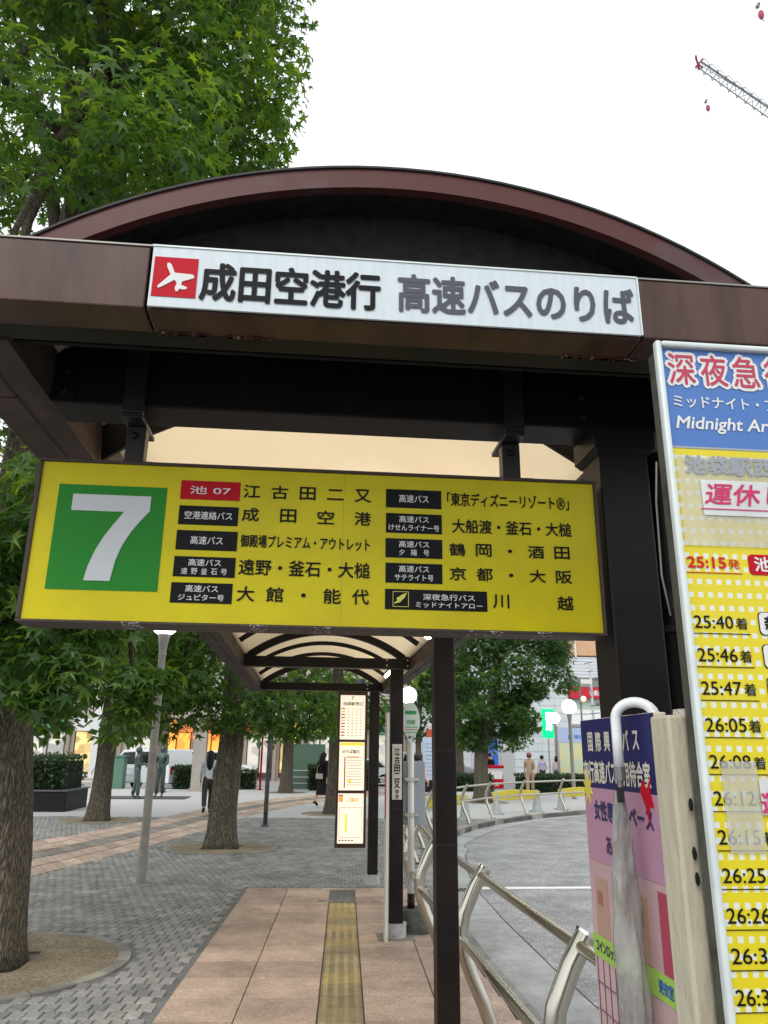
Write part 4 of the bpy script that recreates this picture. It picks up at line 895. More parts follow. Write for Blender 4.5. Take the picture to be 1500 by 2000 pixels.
m.build('tape_patch', mat('brown_tape', (.3, .2, .12), .35, c2=(.4, .3, .2), scale=15), cl_)
# umbrella hooked over the panel
um = thing('umbrella', 'closed clear plastic umbrella with white curved handle hooked over the pink panel', 'umbrella', (.48, 1.16, 1.3))
ux, uy = .472, 1.185
hp = [(ux, uy, 1.585), (ux, uy, 1.63)]+[(ux+.024-.024*math.cos(a), uy-.02*(1-math.cos(a))*.9, 1.655+.024*math.sin(a)) for a in np.linspace(0, math.pi, 14)]+[(ux+.05, uy-.038, 1.64)]
UW = mat('white_translucent_plastic', (.72, .74, .76), .2, c2=(.6, .63, .66), scale=8); UW.node_tree.nodes['Principled BSDF'].inputs['Subsurface Weight'].default_value = .0
MB().tube(hp, .0078, 14).build('handle', UW, um, smooth=True)
MB().cyl((ux, uy, 1.5), (ux, uy, 1.5845), .0045).cyl((ux, uy, 1.565), (ux, uy, 1.585), .009).build('shaft', mat('grey_shaft', (.2, .2, .2), .3, .8), um, smooth='auto')
V = []; N = 90; n_ = 26
for i in range(N+1):
    t = i/N; z = 1.55-t*.72; rb = .007+.0125*min(1, t*3.2)**.7 if t < .8 else .0195*(1-(t-.8)*3.2)
    for k in range(n_):
        a = 2*math.pi*k/n_; w_ = 1+.17*math.sin(a*4+t*9+2*math.sin(t*13))+.1*math.sin(a*7-t*22)+.07*math.sin(a*3+t*41); V.append((ux-.004+rb*w_*math.cos(a), uy+rb*w_*math.sin(a), z))
F = [(i*n_+k, i*n_+(k+1) % n_, (i+1)*n_+(k+1) % n_, (i+1)*n_+k) for i in range(N) for k in range(n_)]
UP = mat('crumpled_clear_plastic', (.36, .36, .34), .18, c2=(.16, .16, .15), scale=9, amt=.7, bump=.7, bscale=34, spec=.9, stretch=(1, 1, .35)); UP.node_tree.nodes['Principled BSDF'].inputs['Alpha'].default_value = .62
MB().add(V, F).build('canopy', UP, um, smooth=True)
V = [(ux-.004+(.008+.016*math.sin(t*3.1)+.003*math.sin(t*17))*c, uy+.006*c-.02+.004*math.sin(t*9+c*3), 1.53-t*.16) for t in np.linspace(0, 1, 9) for c in (-1.05, -.4, .2)]
F = [(i*3+k, i*3+k+1, (i+1)*3+k+1, (i+1)*3+k) for i in range(8) for k in range(2)]
MB().add(V, F).build('loose_film', UP, um, smooth=True)
bx('closing_strap', mat('black_strap', (.02, .02, .02), .6), um, ux-.011, ux-.002, uy-.016, uy-.01, 1.535, 1.556)

# ---------------------------------------------------------------- stainless railing along the kerb
rail_pts = [(1.17, 1.54), (1.17, 3.43), (1.17, 5.32), (1.175, 7.21), (1.30, 9.1), (1.46, 10.97), (1.74, 12.85), (2.12, 14.7), (2.62, 16.5), (3.24, 18.2), (3.98, 19.75), (4.95, 21.4), (6.3, 22.95), (7.95, 24.5), (9.9, 25.7), (12, 26.6)]
rl = thing('kerb_railing', 'long stainless steel railing with bent posts following the kerb curve', 'railing', (1.17, 3.43, 0))
prof = [(.03, .9), (-.04, .79), (-.11, .64), (-.13, .53), (-.115, .42), (-.07, .30), (0, .15), (.055, .0)]
caps = []; mids = []
for i, p in enumerate(rail_pts):
    a = Vector(rail_pts[max(i-1, 0)]); b = Vector(rail_pts[min(i+1, len(rail_pts)-1)]); t = (b-a).normalized(); nx, ny = t.y, -t.x
    Q = lambda d, z: (p[0]+nx*(d-.03), p[1]+ny*(d-.03), z)
    r_ = .044 if i < 6 else .036
    m = MB(); pp = []
    for (d0, z0), (d1, z1) in zip(prof, prof[1:]):
        for k in range(3): pp.append(Q(d0+(d1-d0)*k/3, z0+(z1-z0)*k/3))
    pp.append(Q(*prof[-1])); m.tube(pp, r_, 20); po = m.build('rail_post', STEEL, rl, smooth='auto')
    top = Vector(Q(.03, .9)); ax = (top-Vector(Q(-.04, .79))).normalized()
    MB().cyl(top, top+ax*.012, r_+.003, n=20).build('post_cap', mat('polished_cap', (.7, .68, .62), .12, 1), po)
    cz = Vector(Q(-.13, .53)); MB().cyl(cz+Vector((0, 0, -.05)), cz+Vector((0, 0, .05)), r_+.003, n=20).build('sleeve', STEEL, po, smooth='auto')
    MB().cyl(Q(.055, .0), Q(.055, .018), r_+.03, n=20).build('base_flange', STEEL, po, smooth='auto')
    caps.append(Vector(Q(0.0, .86))); mids.append(Vector(Q(-.13, .5)))
for i in range(len(caps)-1):
    for L_ in (caps, mids):
        if i == 3 and L_ is mids: 
            pass
        MB().cyl(L_[i], L_[i+1], .0265, n=18).build('rail_tube', STEEL, rl, smooth='auto')

# ---------------------------------------------------------------- things round the shelter
def globe_lamp(label, x, y, zc, r, rp, cl_=None):
    t = thing('globe_lamp', label, 'street lamp', (x, y, 0), 'globe lamps on the plaza')
    pm = mat('grey_lamp_post_paint', (.3, .28, .26), .5, c2=(.2, .19, .18), scale=8, amt=.6)
    MB().tube([(x, y, -.02), (x, y, .02), (x, y, zc-r-.25), (x, y, zc-r-.1), (x, y, zc-r*.9)], [rp, rp, rp*.8, rp*1.1, rp*1.5], 20).build('pole', pm, t, smooth='auto')
    MB().cyl((x, y, 0), (x, y, .3), rp*1.12, n=20).build('base_sleeve', pm, t, smooth='auto')
    MB().cyl((x, y, zc-r-.27), (x, y, zc-r-.24), rp*.95, n=20).build('collar', pm, t, smooth='auto')
    MB().ball((x, y, zc), r, 28, 18).build('globe', glow('lit_globe_glass', (1, .97, .84), 3.2), t, smooth=True); return t
globe_lamp('lit globe lamp on a grey post left of the leaning trunk, under the yellow sign', -2.03, 10.98, 3.335, .20, .058)
globe_lamp('lit globe lamp seen above the white oval stop sign', 2.42, 19.0, 2.96, .20, .05)
globe_lamp('larger of the two lit globe lamps beyond the curved railing', 10.45, 31.0, 3.47, .29, .08)
globe_lamp('smaller lit globe lamp standing behind the larger one beyond the railing', 12.2, 38.5, 3.37, .27, .06)
t = thing('dark_pole', 'thin dark pole with grey mottling between the leaning trunk and the far small trunk', 'pole', (-.83, 18.84, 0))
MB().cyl((-.86, 18.84, -.02), (-.84, 18.84, 4.2), .05, .045, 16).build('pole', mat('dark_grey_pole', (.06, .06, .06), .4, c2=(.2, .2, .2), scale=5), t, smooth=True)  # noise mottles the dark pole with lighter grey
MB().cyl((-.86, 18.84, 0), (-.86, 18.84, .05), .09).build('base', mat('dark_grey_pole', (.06, .06, .06), .4), t)

# bus stop flag with oval head
st = thing('bus_stop_flag', 'white oval-headed bus stop pole on a round stone base behind the third shelter post', 'bus stop sign', (1.07, 8.05, 0))
sxp, syp = 1.05, 8.05
OVW = mat('pale_green_sign_white', (.68, .75, .68), .4)
def facing(x, z, y=0): return (x, y, z)
MB().cyl((sxp, syp, .22), (sxp, syp, 1.70), .034, .03, 18).build('pole', WPAINT, st, smooth=True)
MB().cyl((sxp, syp, .17), (sxp, syp, .33), .036, n=18).build('pole_foot', DARK, st, smooth=True)
m = MB(); m.tube([(sxp+.05, syp, 0), (sxp+.05, syp, .03), (sxp+.05, syp, .17), (sxp+.05, syp, .2)], [.165, .175, .172, .155], 28)
m.build('stone_base', mat('mossy_grey_stone', (.12, .125, .115), .9, c2=(.05, .055, .05), scale=16, bump=.7), st, smooth='auto')
oc = (1.045, syp-.045, 1.885)
ov = [(oc[0]-.002+.094*math.sin(a)*(1 if math.cos(a) > -.2 else max(.18, 1+ (math.cos(a)+.2)*.95)), oc[2]+.02+.20*math.cos(a)*(1 if math.cos(a) > 0 else 1.05)) for a in np.linspace(0, 2*math.pi, 40, endpoint=False)]
MB().prism(ov, oc[1], oc[1]+.014, lambda a, b, h: (a, h, b)).build('oval_plate', OVW, st)
LG = mat('fresh_green_print', (.05, .35, .12), .4)
bx('print_block', LG, st, oc[0]-.06, oc[0]+.055, oc[1]-.003, oc[1]-.001, 1.985, 2.02)
lettering('池袋駅', (oc[0]-.045, oc[0]+.045, 1.885, 1.93), LG, st, onf(oc[1]-.002), .01)
for k, z in enumerate((1.855, 1.83, 1.805)): bx('print_line', mat('soft_red_print', (.5, .15, .2), .4) if k == 1 else LG, st, oc[0]-.06, oc[0]+.07, oc[1]-.003, oc[1]-.001, z, z+.007)
lettering('東口', (oc[0]-.03, oc[0]+.03, 1.745, 1.775), BLACKP, st, onf(oc[1]-.002), .01)
for i, (xa, xb) in enumerate(((.945, 1.03), (1.075, 1.20))): bx('notice_case', mat('grey_notice_case', (.33, .36, .42), .5, c2=(.28, .3, .36), scale=6), st, xa, xb, syp+.05, syp+.1, .93, 1.53, bevel=.004)
for z in (1.36, 1.03): MB().box(.99, 1.13, syp+.0, syp+.05, z-.012, z+.012).cyl((sxp, syp, z-.02), (sxp, syp, z+.02), .042).build('bracket', STEEL, st)
# destination plate on the third post
dp = thing('destination_plate', 'small pale plate with vertical black characters on the third shelter post', 'sign', (.875, 7.74, 1.5))
bx('plate_face', mat('pale_plate', (.62, .6, .54), .45, c2=(.5, .48, .43), scale=10), dp, .829, .923, 7.742, 7.752, 1.185, 1.66, bevel=.002)
bx('plate_top', ALU, dp, .829, .923, 7.742, 7.752, 1.662, 1.69)
lettering('江古田二又', (.85, .902, 1.285, 1.655), BLACKP, dp, onf(7.7395), .02, vertical=True)
lettering('ゆき', (.86, .892, 1.19, 1.28), BLACKP, dp, onf(7.7395), .02, vertical=True)
# narrow upright board seen edge-on
ub = thing('upright_board', 'narrow cream upright board seen edge-on in front of the third post', 'board', (.79, 7.62, 0))
bx('board', CREAM, ub, .757, .787, 7.60, 7.72, .0, 1.98, bevel=.003)
bx('edge_strip', mat('white_edge', (.66, .66, .64), .4), ub, .760, .784, 7.592, 7.599, .05, 1.97)
bx('red_mark', REDP, ub, .7545, .7568, 7.61, 7.70, 1.02, 1.42)
# back-lit timetable hanging from the last cross beam
tb = thing('lit_timetable', 'tall brown framed back-lit timetable with three sheets hanging by the last post', 'timetable board', (.6, 10.72, .48))
BRF = mat('brown_bronze_frame', (.06, .035, .018), .4, c2=(.03, .02, .012), scale=6)
tx0, tx1 = .405, .80
for a in ((tx0, tx0+.03, .45, 2.40), (tx1-.03, tx1, .45, 2.40), (tx0+.031, tx1-.031, 2.35, 2.40), (tx0+.031, tx1-.031, 1.745, 1.775), (tx0+.031, tx1-.031, 1.105, 1.14), (tx0+.031, tx1-.031, .45, .50)):
    bx('frame_bar', BRF, tb, a[0], a[1], 10.62, 10.71, a[2], a[3], bevel=.004)
LIT = glow('backlit_sheet', (1, .86, .68), .5, (.75, .68, .58))
LITY = glow('backlit_yellow', (1, .8, .05), .45, (.7, .55, .05)); LITR = mat('backlit_red_print', (.6, .12, .08), .4); LITG = mat('sheet_grey_print', (.2, .17, .15), .4); LITO = glow('backlit_orange', (1, .45, .1), .4, (.6, .3, .1))
TY = 10.64
for z0, z1 in ((1.776, 2.349), (1.141, 1.744), (.501, 1.104)): bx('lit_sheet', LIT, tb, tx0+.031, tx1-.031, TY, TY+.03, z0, z1)
def tp(m_, x0, x1, z0, z1, name='print_mark', parent=tb, y=TY): return bx(name, m_, parent, x0, x1, y-.002, y-.0005, z0, z1)
lettering('7', (.585, .615, 2.29, 2.33), LITR, tb, onf(TY-.001), .02)
lettering('池袋駅西口', (.47, .74, 2.215, 2.26), LITG, tb, onf(TY-.001), .02)
for k in range(10):
    z = 2.165-k*.038; tp((LITR, LITO, LITR)[k % 3], .45, .50, z, z+.014)
    for j in range(4): tp(LITG if (k+j) % 3 else LITR, .535+j*.055, .555+j*.055, z, z+.008)
tp(LITY, .445, .765, 1.70, 1.735); lettering('のりば案内', (.48, .70, 1.60, 1.645), LITG, tb, onf(TY-.001), .02)
tp(LITR, .505, .520, 1.17, 1.56)
for k in range(11): z = 1.545-k*.034; tp(LITG if k % 3 else LITR, .535, .735, z, z+.005)
tp(LITO, .535, .70, 1.55, 1.563); tp(LITY, .56, .60, 1.23, 1.27)
tp(LITO, .445, .50, 1.0, 1.07); tp(LITR, .445, .50, 1.071, 1.085)
lettering('ご案内', (.55, .70, 1.0, 1.05), LITO, tb, onf(TY-.001), .02)
for a in ((.455, .745, .93, .934), (.455, .745, .57, .574), (.455, .458, .575, .929), (.742, .745, .575, .929)): tp(LITG, *a)
tp(LITY, .53, .558, .63, .85)
for k in range(5): tp(LITG, .455+k*.04, .48+k*.04, .53, .545)
bx('hanger_bar', BRF, tb, .55, .60, 10.64, 10.69, 2.401, 2.41)

# construction barriers: yellow bars between grey cones
def barrier(c1, c2, label, two=(1, 1)):
    t = thing('cone_barrier', label, 'barrier', (c1[0], c1[1], 0), 'yellow bars slung between grey cones behind the railing')
    cm = mat('grey_rubber_cone', (.34, .38, .38), .6, c2=(.28, .3, .3), scale=8); ym = mat('yellow_barrier_bar', (.58, .48, .06), .5, c2=(.48, .4, .07), scale=8)
    for c, u in zip((c1, c2), two):
        if u:
            MB().cyl((c[0], c[1], .03), (c[0], c[1], .62), .15, .03, 18).build('cone', cm, t, smooth='auto'); MB().box(c[0]-.19, c[0]+.19, c[1]-.19, c[1]+.19, -.0, .032).build('cone_base', cm, t, bevel=.01)
    d = Vector((c2[0]-c1[0], c2[1]-c1[1], 0)); L_ = d.length; d.normalize(); n_ = Vector((-d.y, d.x, 0)); a = Vector((c1[0], c1[1], 0))-d*.12
    f_ = lambda u, z, w: tuple(a+d*u+n_*w+Vector((0, 0, z)))
    poly = [(0, .36), (L_+.24, .36), (L_+.24, .59), (L_*.62, .64), (L_*.42, .64), (0, .59)]
    MB().prism(poly, -.03, .03, f_).build('bar', ym, t, bevel=.012)
    MB().prism([(L_*.3, .47), (L_*.8, .47), (L_*.8, .495), (L_*.3, .495)], -.034, -.0305, f_).build('bar_print', BLACKP, t)
barrier((2.85, 19.5), (4.15, 21.0), 'yellow bar on a grey cone just right of the second shelter post')
barrier((5.45, 23.0), (6.9, 23.9), 'yellow bar between two grey cones at the middle of the curved railing')
barrier((8.0, 25.0), (9.6, 26.1), 'yellow bar on grey cones left of the pink notice panel')

# ---------------------------------------------------------------- people
SKIN = mat('skin', (.5, .3, .2), .55); HAIR = mat('black_hair', (.01, .009, .009), .5); BRONZE = mat('green_bronze', (.045, .07, .065), .45, .4, c2=(.1, .15, .14), scale=7, amt=.7)
def skin_mesh(name, pts, edges, radii, m_, parent, sub=1):
    me = bpy.data.meshes.new(name); me.from_pydata(pts, edges, []); me.update(); o = bpy.data.objects.new(name, me); col.objects.link(o)
    o.modifiers.new('skin', 'SKIN'); s_ = o.modifiers.new('sub', 'SUBSURF'); s_.levels = sub; s_.render_levels = sub
    for i, r_ in enumerate(radii):
        d = me.skin_vertices[0].data[i]; d.radius = r_ if isinstance(r_, tuple) else (r_, r_)
    me.skin_vertices[0].data[0].use_root = True
    dg = bpy.context.evaluated_depsgraph_get(); m2 = bpy.data.meshes.new_from_object(o.evaluated_get(dg)); bpy.data.objects.remove(o); bpy.data.meshes.remove(me)
    m2.name = name; m2.materials.clear(); m2.materials.append(m_); m2.polygons.foreach_set('use_smooth', [True]*len(m2.polygons))
    o = bpy.data.objects.new(name, m2); link(o, parent); return o
def person(label, x, y, face, H=1.62, stride=.0, top=None, bottom=None, skirt=None, sleeve='long', hair='short', hat=None, bag=None, arms=(0, 0), statue=False, group=None, name='person', cat='person', bend=(0, 0)):
    t = thing(name, label, cat, (x, y, 0), group, 0); t.rotation_euler.z = face; k = H/1.62; OFF[t.name] = Vector((0, 0, 0))
    S = lambda *p: tuple(q*k for q in p); body = BRONZE if statue else SKIN
    # facing +y in local space
    P = {'pel': (0, 0, .90), 'wst': (0, .0, 1.02), 'chs': (0, 0, 1.22), 'nkb': (0, -.01, 1.36), 'nk': (0, 0, 1.41), 'hd': (0, .02, 1.50), 'tp': (0, .01, 1.575)}
    st_ = stride
    for s_, nm in ((-1, 'l'), (1, 'r')):
        sw = st_*s_; lift = .12*abs(st_)/.3 if sw < 0 else 0
        P['hp'+nm] = (s_*.085, 0, .86); P['kn'+nm] = (s_*.09, sw*.55+.03, .47); P['an'+nm] = (s_*.085, sw*1.15-(.02 if sw < 0 else 0), .085+lift); P['to'+nm] = (s_*.095, sw*1.15+.13, .03+lift*.4)
        b_ = arms[0 if s_ < 0 else 1]
        P['sh'+nm] = (s_*.165, -.01, 1.325); P['el'+nm] = (s_*.205, -sw*.35-.02+b_*.05, 1.07); P['wr'+nm] = (s_*(.21-b_*.1), -sw*.6+.05+b_*.2, .86+b_*.25); P['hn'+nm] = (s_*(.205-b_*.14), -sw*.68+.07+b_*.26, .79+b_*.30)
    keys = list(P); ix = {q: i for i, q in enumerate(keys)}
    E_ = [('pel', 'wst'), ('wst', 'chs'), ('chs', 'nkb'), ('nkb', 'nk'), ('nk', 'hd'), ('hd', 'tp')]
    for nm in 'lr': E_ += [('pel', 'hp'+nm), ('hp'+nm, 'kn'+nm), ('kn'+nm, 'an'+nm), ('an'+nm, 'to'+nm), ('nkb', 'sh'+nm), ('sh'+nm, 'el'+nm), ('el'+nm, 'wr'+nm), ('wr'+nm, 'hn'+nm)]
    Rr = {'pel': .11, 'wst': .095, 'chs': .12, 'nkb': .085, 'nk': .05, 'hd': .088, 'tp': .066, 'hp': .078, 'kn': .052, 'an': .034, 'to': .03, 'sh': .05, 'el': .038, 'wr': .025, 'hn': .024}
    pts = [S(*P[q]) for q in keys]; rad = [(Rr[q] if q in Rr else Rr[q[:2]])*k for q in keys]; ed = [(ix[a], ix[b]) for a, b in E_]
    for s_, nm in ((-1, 'l'), (1, 'r')):                  # fingers and thumb
        h = Vector(P['hn'+nm])
        for f_, (dy, L_) in enumerate(((-.028, .06), (-.01, .075), (.008, .07), (.025, .055))):
            pts.append(S(h.x, h.y+dy, h.z-.03)); rad.append(.008*k); pts.append(S(h.x-s_*.01, h.y+dy*1.1+.008, h.z-.03-L_)); rad.append(.0065*k); ed += [(ix['hn'+nm], len(pts)-2), (len(pts)-2, len(pts)-1)]
        pts.append(S(h.x-s_*.02, h.y+.045, h.z-.02)); rad.append(.008*k); ed.append((ix['hn'+nm], len(pts)-1))
    skin_mesh('body', pts, ed, rad, body, t, 1)
    MB().ball(S(0, .112, 1.49), .013*k, 8, 6, (.8, 1.1, 1.5)).build('nose', body, t, smooth=True, local=True)
    for s_ in (-1, 1):
        MB().ball(S(s_*.032, .096, 1.515), .010*k, 8, 6).build('eye', BRONZE if statue else HAIR, t, smooth=True, local=True)
        MB().ball(S(s_*.088, .01, 1.50), .02*k, 8, 6, (.5, .8, 1.3)).build('ear', body, t, smooth=True, local=True)
    MB().ball(S(0, .103, 1.455), .016*k, 8, 6, (1.2, .4, .4)).build('mouth', BRONZE if statue else mat('lips', (.4, .12, .1), .5), t, smooth=True, local=True)
    hm = BRONZE if statue else HAIR
    MB().ball(S(0, -.012, 1.535), .103*k, 16, 10, (.97, 1.05, .98)).build('hair', hm, t, smooth=True, local=True)
    if hair == 'long': MB().tube([S(0, -.05, 1.56), S(0, -.075, 1.45), S(0, -.10, 1.32), S(0, -.105, 1.2), S(.0, -.1, 1.12)], [.085*k, .105*k, .10*k, .08*k, .03*k], 12).build('hair_length', hm, t, smooth=True, local=True)
    if hat: 
        MB().cyl(S(0, 0, 1.55), S(0, 0, 1.565), .17*k, .16*k, 20).cyl(S(0, 0, 1.566), S(0, 0, 1.66), .105*k, .09*k, 20).build('sun_hat', hat, t, smooth='auto', local=True)
    def sub(kk, names, edges, grow, m_, nm): 
        ii = {q: i for i, q in enumerate(names)}; skin_mesh(nm, [S(*P[q]) if isinstance(q, str) and q in P else S(*kk[q]) for q in names], [(ii[a], ii[b]) for a, b in edges], [g*k for g in grow], m_, t, 1)
    if top is not None:
        ex = {}; names = ['wst', 'chs', 'nkb', 'shl', 'ell', 'shr', 'elr', 'hemt']; ex['hemt'] = (0, 0, .88)
        ed_ = [('hemt', 'wst'), ('wst', 'chs'), ('chs', 'nkb'), ('nkb', 'shl'), ('shl', 'ell'), ('nkb', 'shr'), ('shr', 'elr')]
        gr_ = [.122, .145, .105, .07, .057, .07, .057, .13]
        if sleeve == 'long': names += ['wrl', 'wrr']; ed_ += [('ell', 'wrl'), ('elr', 'wrr')]; gr_ += [.04, .04]
        sub(ex, names, ed_, gr_, top, 'shirt')
    if bottom is not None:
        names = ['pel', 'wst', 'hpl', 'knl', 'anl', 'hpr', 'knr', 'anr']; ed_ = [('pel', 'wst'), ('pel', 'hpl'), ('hpl', 'knl'), ('knl', 'anl'), ('pel', 'hpr'), ('hpr', 'knr'), ('knr', 'anr')]
        sub({}, names, ed_, [.128, .11, .098, .078, .066, .098, .078, .066], bottom, 'trousers')
    if skirt is not None:
        m = MB(); n_ = 20; V = []; lv_ = [(1.04, .125, 0), (.9, .155, 0), (.65, .18, .01), (.36, .225, .02)]
        for z, r_, dy in lv_:
            for j in range(n_): a = 2*math.pi*j/n_; w_ = 1+.06*math.sin(a*6)*(1.04-z); V.append(S(r_*w_*math.cos(a), dy+r_*w_*math.sin(a)*(1+abs(stride)*.9*(1.04-z)), z))
        m.add(V, [(i*n_+j, i*n_+(j+1) % n_, (i+1)*n_+(j+1) % n_, (i+1)*n_+j) for i in range(3) for j in range(n_)]+[tuple(range(n_))]).build('skirt', skirt, t, smooth=True, local=True)
    if not statue:
        for nm in 'lr':
            a = P['an'+nm]; o_ = P['to'+nm]; MB().tube([S(a[0], a[1]-.05, a[2]-.035), S(a[0], a[1]+.03, a[2]-.03), S(o_[0], o_[1], max(.035, o_[2])), S(o_[0], o_[1]+.04, max(.03, o_[2]))], [.035*k, .042*k, .038*k, .02*k], 10).build('shoe', mat('dark_shoe', (.02, .018, .018), .5), t, smooth=True, local=True)
    if bag:
        kind, m_ = bag
        if kind == 'tote': MB().box(*[q*k for q in (.17, .24, -.16, .12, .78, 1.02)]).build('tote_bag', m_, t, local=True, bevel=.02); MB().tube([S(.17, -.02, 1.02), S(.13, -.03, 1.3), S(.12, -.02, 1.39), S(.14, .06, 1.3), S(.17, .05, 1.02)], .012*k, 6).build('bag_strap', m_, t, local=True)
        if kind == 'hand': MB().box(*[q*k for q in (-.12, .12, -.25, -.18, .83, .99)]).build('shoulder_bag', m_, t, local=True, bevel=.02); MB().tube([S(-.1, -.2, .98), S(-.15, -.1, 1.2), S(.06, -.02, 1.40)], .008, 6).build('bag_strap', m_, t, local=True)
        if kind == 'pack': MB().box(*[q*k for q in (-.14, .14, -.26, -.14, .98, 1.33)]).build('backpack', m_, t, local=True, bevel=.03)
    return t
CW = lambda n, c: mat(n, c, .8, c2=tuple(v*.75 for v in c), scale=9, amt=.6, bump=.2)
WSH = CW('white_cotton', (.62, .65, .72)); BLK = CW('black_cloth', (.012, .012, .014)); GRT = CW('charcoal_cloth', (.05, .048, .045)); BEI = CW('beige_cloth', (.5, .38, .25)); LAV = CW('lavender_cloth', (.45, .45, .62)); PNK = CW('pale_pink_cloth', (.6, .45, .45))
person('long haired woman in white shirt and dark trousers walking by the leaning trunk', -2.62, 22.6, R(8), 1.63, .26, top=WSH, bottom=GRT, hair='long', bag=('tote', BLK))
person('woman in a black top and long black skirt with a pale shoulder bag walking away', .56, 25.6, R(-35), 1.62, .24, top=BLK, skirt=BLK, hair='long', bag=('hand', CW('cream_leather', (.5, .45, .38))))
person('person in a beige shirt and shorts and red-brown sun hat walking beyond the railing', 9.45, 33.6, R(160), 1.66, .22, top=BEI, bottom=CW('tan_shorts', (.45, .33, .22)), hat=CW('red_brown_hat', (.35, .12, .1)), sleeve='short', bag=('pack', BLK))
person('person in a dark suit standing in front of the white tiled building', 9.7, 42, R(200), 1.68, .05, top=BLK, bottom=BLK)
person('person in a lavender shirt in the group behind the one in the sun hat', 11.6, 39, R(20), 1.6, .1, top=LAV, bottom=GRT, sleeve='short')
person('person in a pale top with a pink bag beside the lavender shirt', 12.1, 38.2, R(-20), 1.58, .12, top=WSH, bottom=GRT, hair='long', bag=('pack', PNK))
person('person in a white top leaning by the map board', 13.35, 36.3, R(100), 1.6, .08, top=WSH, bottom=BLK, arms=(.8, .8), sleeve='short')
person('dark haired person half hidden behind the pink notice panel', 15.4, 39, R(90), 1.62, .1, top=BLK, bottom=BLK, arms=(.7, .5))
person('person in a pale pink top and black trousers waiting behind the oval stop sign', 2.55, 18.4, R(-160), 1.58, .1, top=PNK, bottom=BLK, arms=(.8, 0), hair='short')
person('person in a white shirt beside the cars behind the second trunk', -8.0, 32.5, R(70), 1.65, .12, top=WSH, bottom=BLK)
sb = person('green bronze statue of a standing figure in profile, left one of the pair', -5.95, 29.6, R(-75), 1.74, .06, statue=True, top=BRONZE, bottom=BRONZE, arms=(.9, .9), name='bronze_statue', cat='statue')
person('green bronze statue of a standing figure, right one of the pair', -5.3, 30.6, R(170), 1.78, .04, statue=True, top=BRONZE, bottom=BRONZE, arms=(.6, .7), name='bronze_statue', cat='statue')
tag(MB().box(-7.4, -4.2, 29.35, 31.0, -.004, .02).build('statue_base', mat('dark_statue_slab', (.06, .06, .06), .6)), 'thin dark slab under the two bronze statues', 'slab')

# ---------------------------------------------------------------- vehicles
GLASSD = mat('dark_car_glass', (.01, .012, .014), .08); TYRE = mat('tyre_rubber', (.012, .012, .012), .8); RIM = mat('alloy_rim', (.5, .5, .5), .3, .9)
def car(label, x, y, rz, paint, prof, glass, W=1.7, wheels=(.75, 3.3), rw=.32, group='cars on the road behind the plaza', name='parked_car', cat='car', lamps=True):
    t = thing(name, label, cat, (x, y, -.12), group, 0); t.rotation_euler.z = rz; OFF[t.name] = Vector((0, 0, 0))
    f_ = lambda a, b, h: (a, h, b)
    MB().prism(prof, -W/2, W/2, f_).build('body', paint, t, local=True, bevel=.05)
    for i, g_ in enumerate(glass):
        for s_ in (-1, 1): MB().prism(g_, s_*(W/2+.002), s_*(W/2+.008), f_).build('side_window', GLASSD, t, local=True)
    # windscreen and rear window on the sloping faces
    for (p, q) in ((prof[3], prof[4]), (prof[-3], prof[-2])):
        a, b = Vector((p[0], 0, p[1])), Vector((q[0], 0, q[1])); d = (b-a); n_ = Vector((-d.z, 0, d.x)).normalized(); n_ = n_ if n_.z > 0 or abs(n_.z) < .2 else -n_
        a2, b2 = a+d*.08, a+d*.9; e = n_*.012
        MB().add([tuple(a2+e+Vector((0, -W/2+.12, 0))), tuple(a2+e+Vector((0, W/2-.12, 0))), tuple(b2+e+Vector((0, W/2-.2, 0))), tuple(b2+e+Vector((0, -W/2+.2, 0)))], [(0, 1, 2, 3)]).build('windscreen', GLASSD, t, local=True)
    for wx in wheels:
        for s_ in (-1, 1):
            wo = MB().cyl((wx, s_*(W/2-.2), rw), (wx, s_*(W/2+.01), rw), rw, n=24).build('tyre', TYRE, t, local=True, smooth='auto'); MB().cyl((wx, s_*(W/2+.011), rw), (wx, s_*(W/2+.02), rw), rw*.62, n=20).build('rim', RIM, wo, local=True)
    L_ = max(p[0] for p in prof)
    for s_ in (-1, 1):
        MB().ball((.04, s_*(W/2-.22), .68), .13, 12, 8, (.4, 1.2, .7)).build('headlight', mat('headlight_glass', (.7, .7, .68), .1), t, local=True, smooth=True); MB().ball((L_-.02, s_*(W/2-.14), .85), .12, 12, 8, (.3, .7, 1.6)).build('tail_light', mat('tail_light_red', (.4, .01, .01), .2), t, local=True, smooth=True)
        MB().box(1.25, 1.4, s_*(W/2+.02)-.0, s_*(W/2+.14), .95, 1.08).build('wing_mirror', paint, t, local=True)
    bx('bumper', mat('dark_bumper', (.03, .03, .03), .6), t, -.05, .1, -W/2+.1, W/2-.1, .28, .42, local=True)
    return t
SED = [(0, .3), (-.02, .62), (.12, .78), (1.05, .95), (1.75, 1.42), (3.1, 1.45), (3.75, 1.05), (4.2, .98), (4.25, .35)]
SEDG = [[(1.25, .97), (1.8, 1.35), (2.35, 1.37), (2.35, .97)], [(2.43, .97), (2.43, 1.37), (3.05, 1.37), (3.5, 1.0)]]
VAN = [(0, .3), (-.02, .75), (.12, .95), (.75, 1.12), (1.5, 1.78), (4.2, 1.82), (4.45, 1.1), (4.5, .9), (4.5, .35)]
VANG = [[(.98, 1.14), (1.55, 1.66), (2.3, 1.7), (2.3, 1.14)], [(2.4, 1.14), (2.4, 1.7), (3.25, 1.7), (3.25, 1.14)], [(3.35, 1.14), (3.35, 1.7), (4.1, 1.68), (4.25, 1.14)]]
WCAR = mat('white_car_paint', (.62, .65, .68), .25, coat=.6); SCAR = mat('silver_car_paint', (.5, .53, .58), .25, .3, coat=.6)
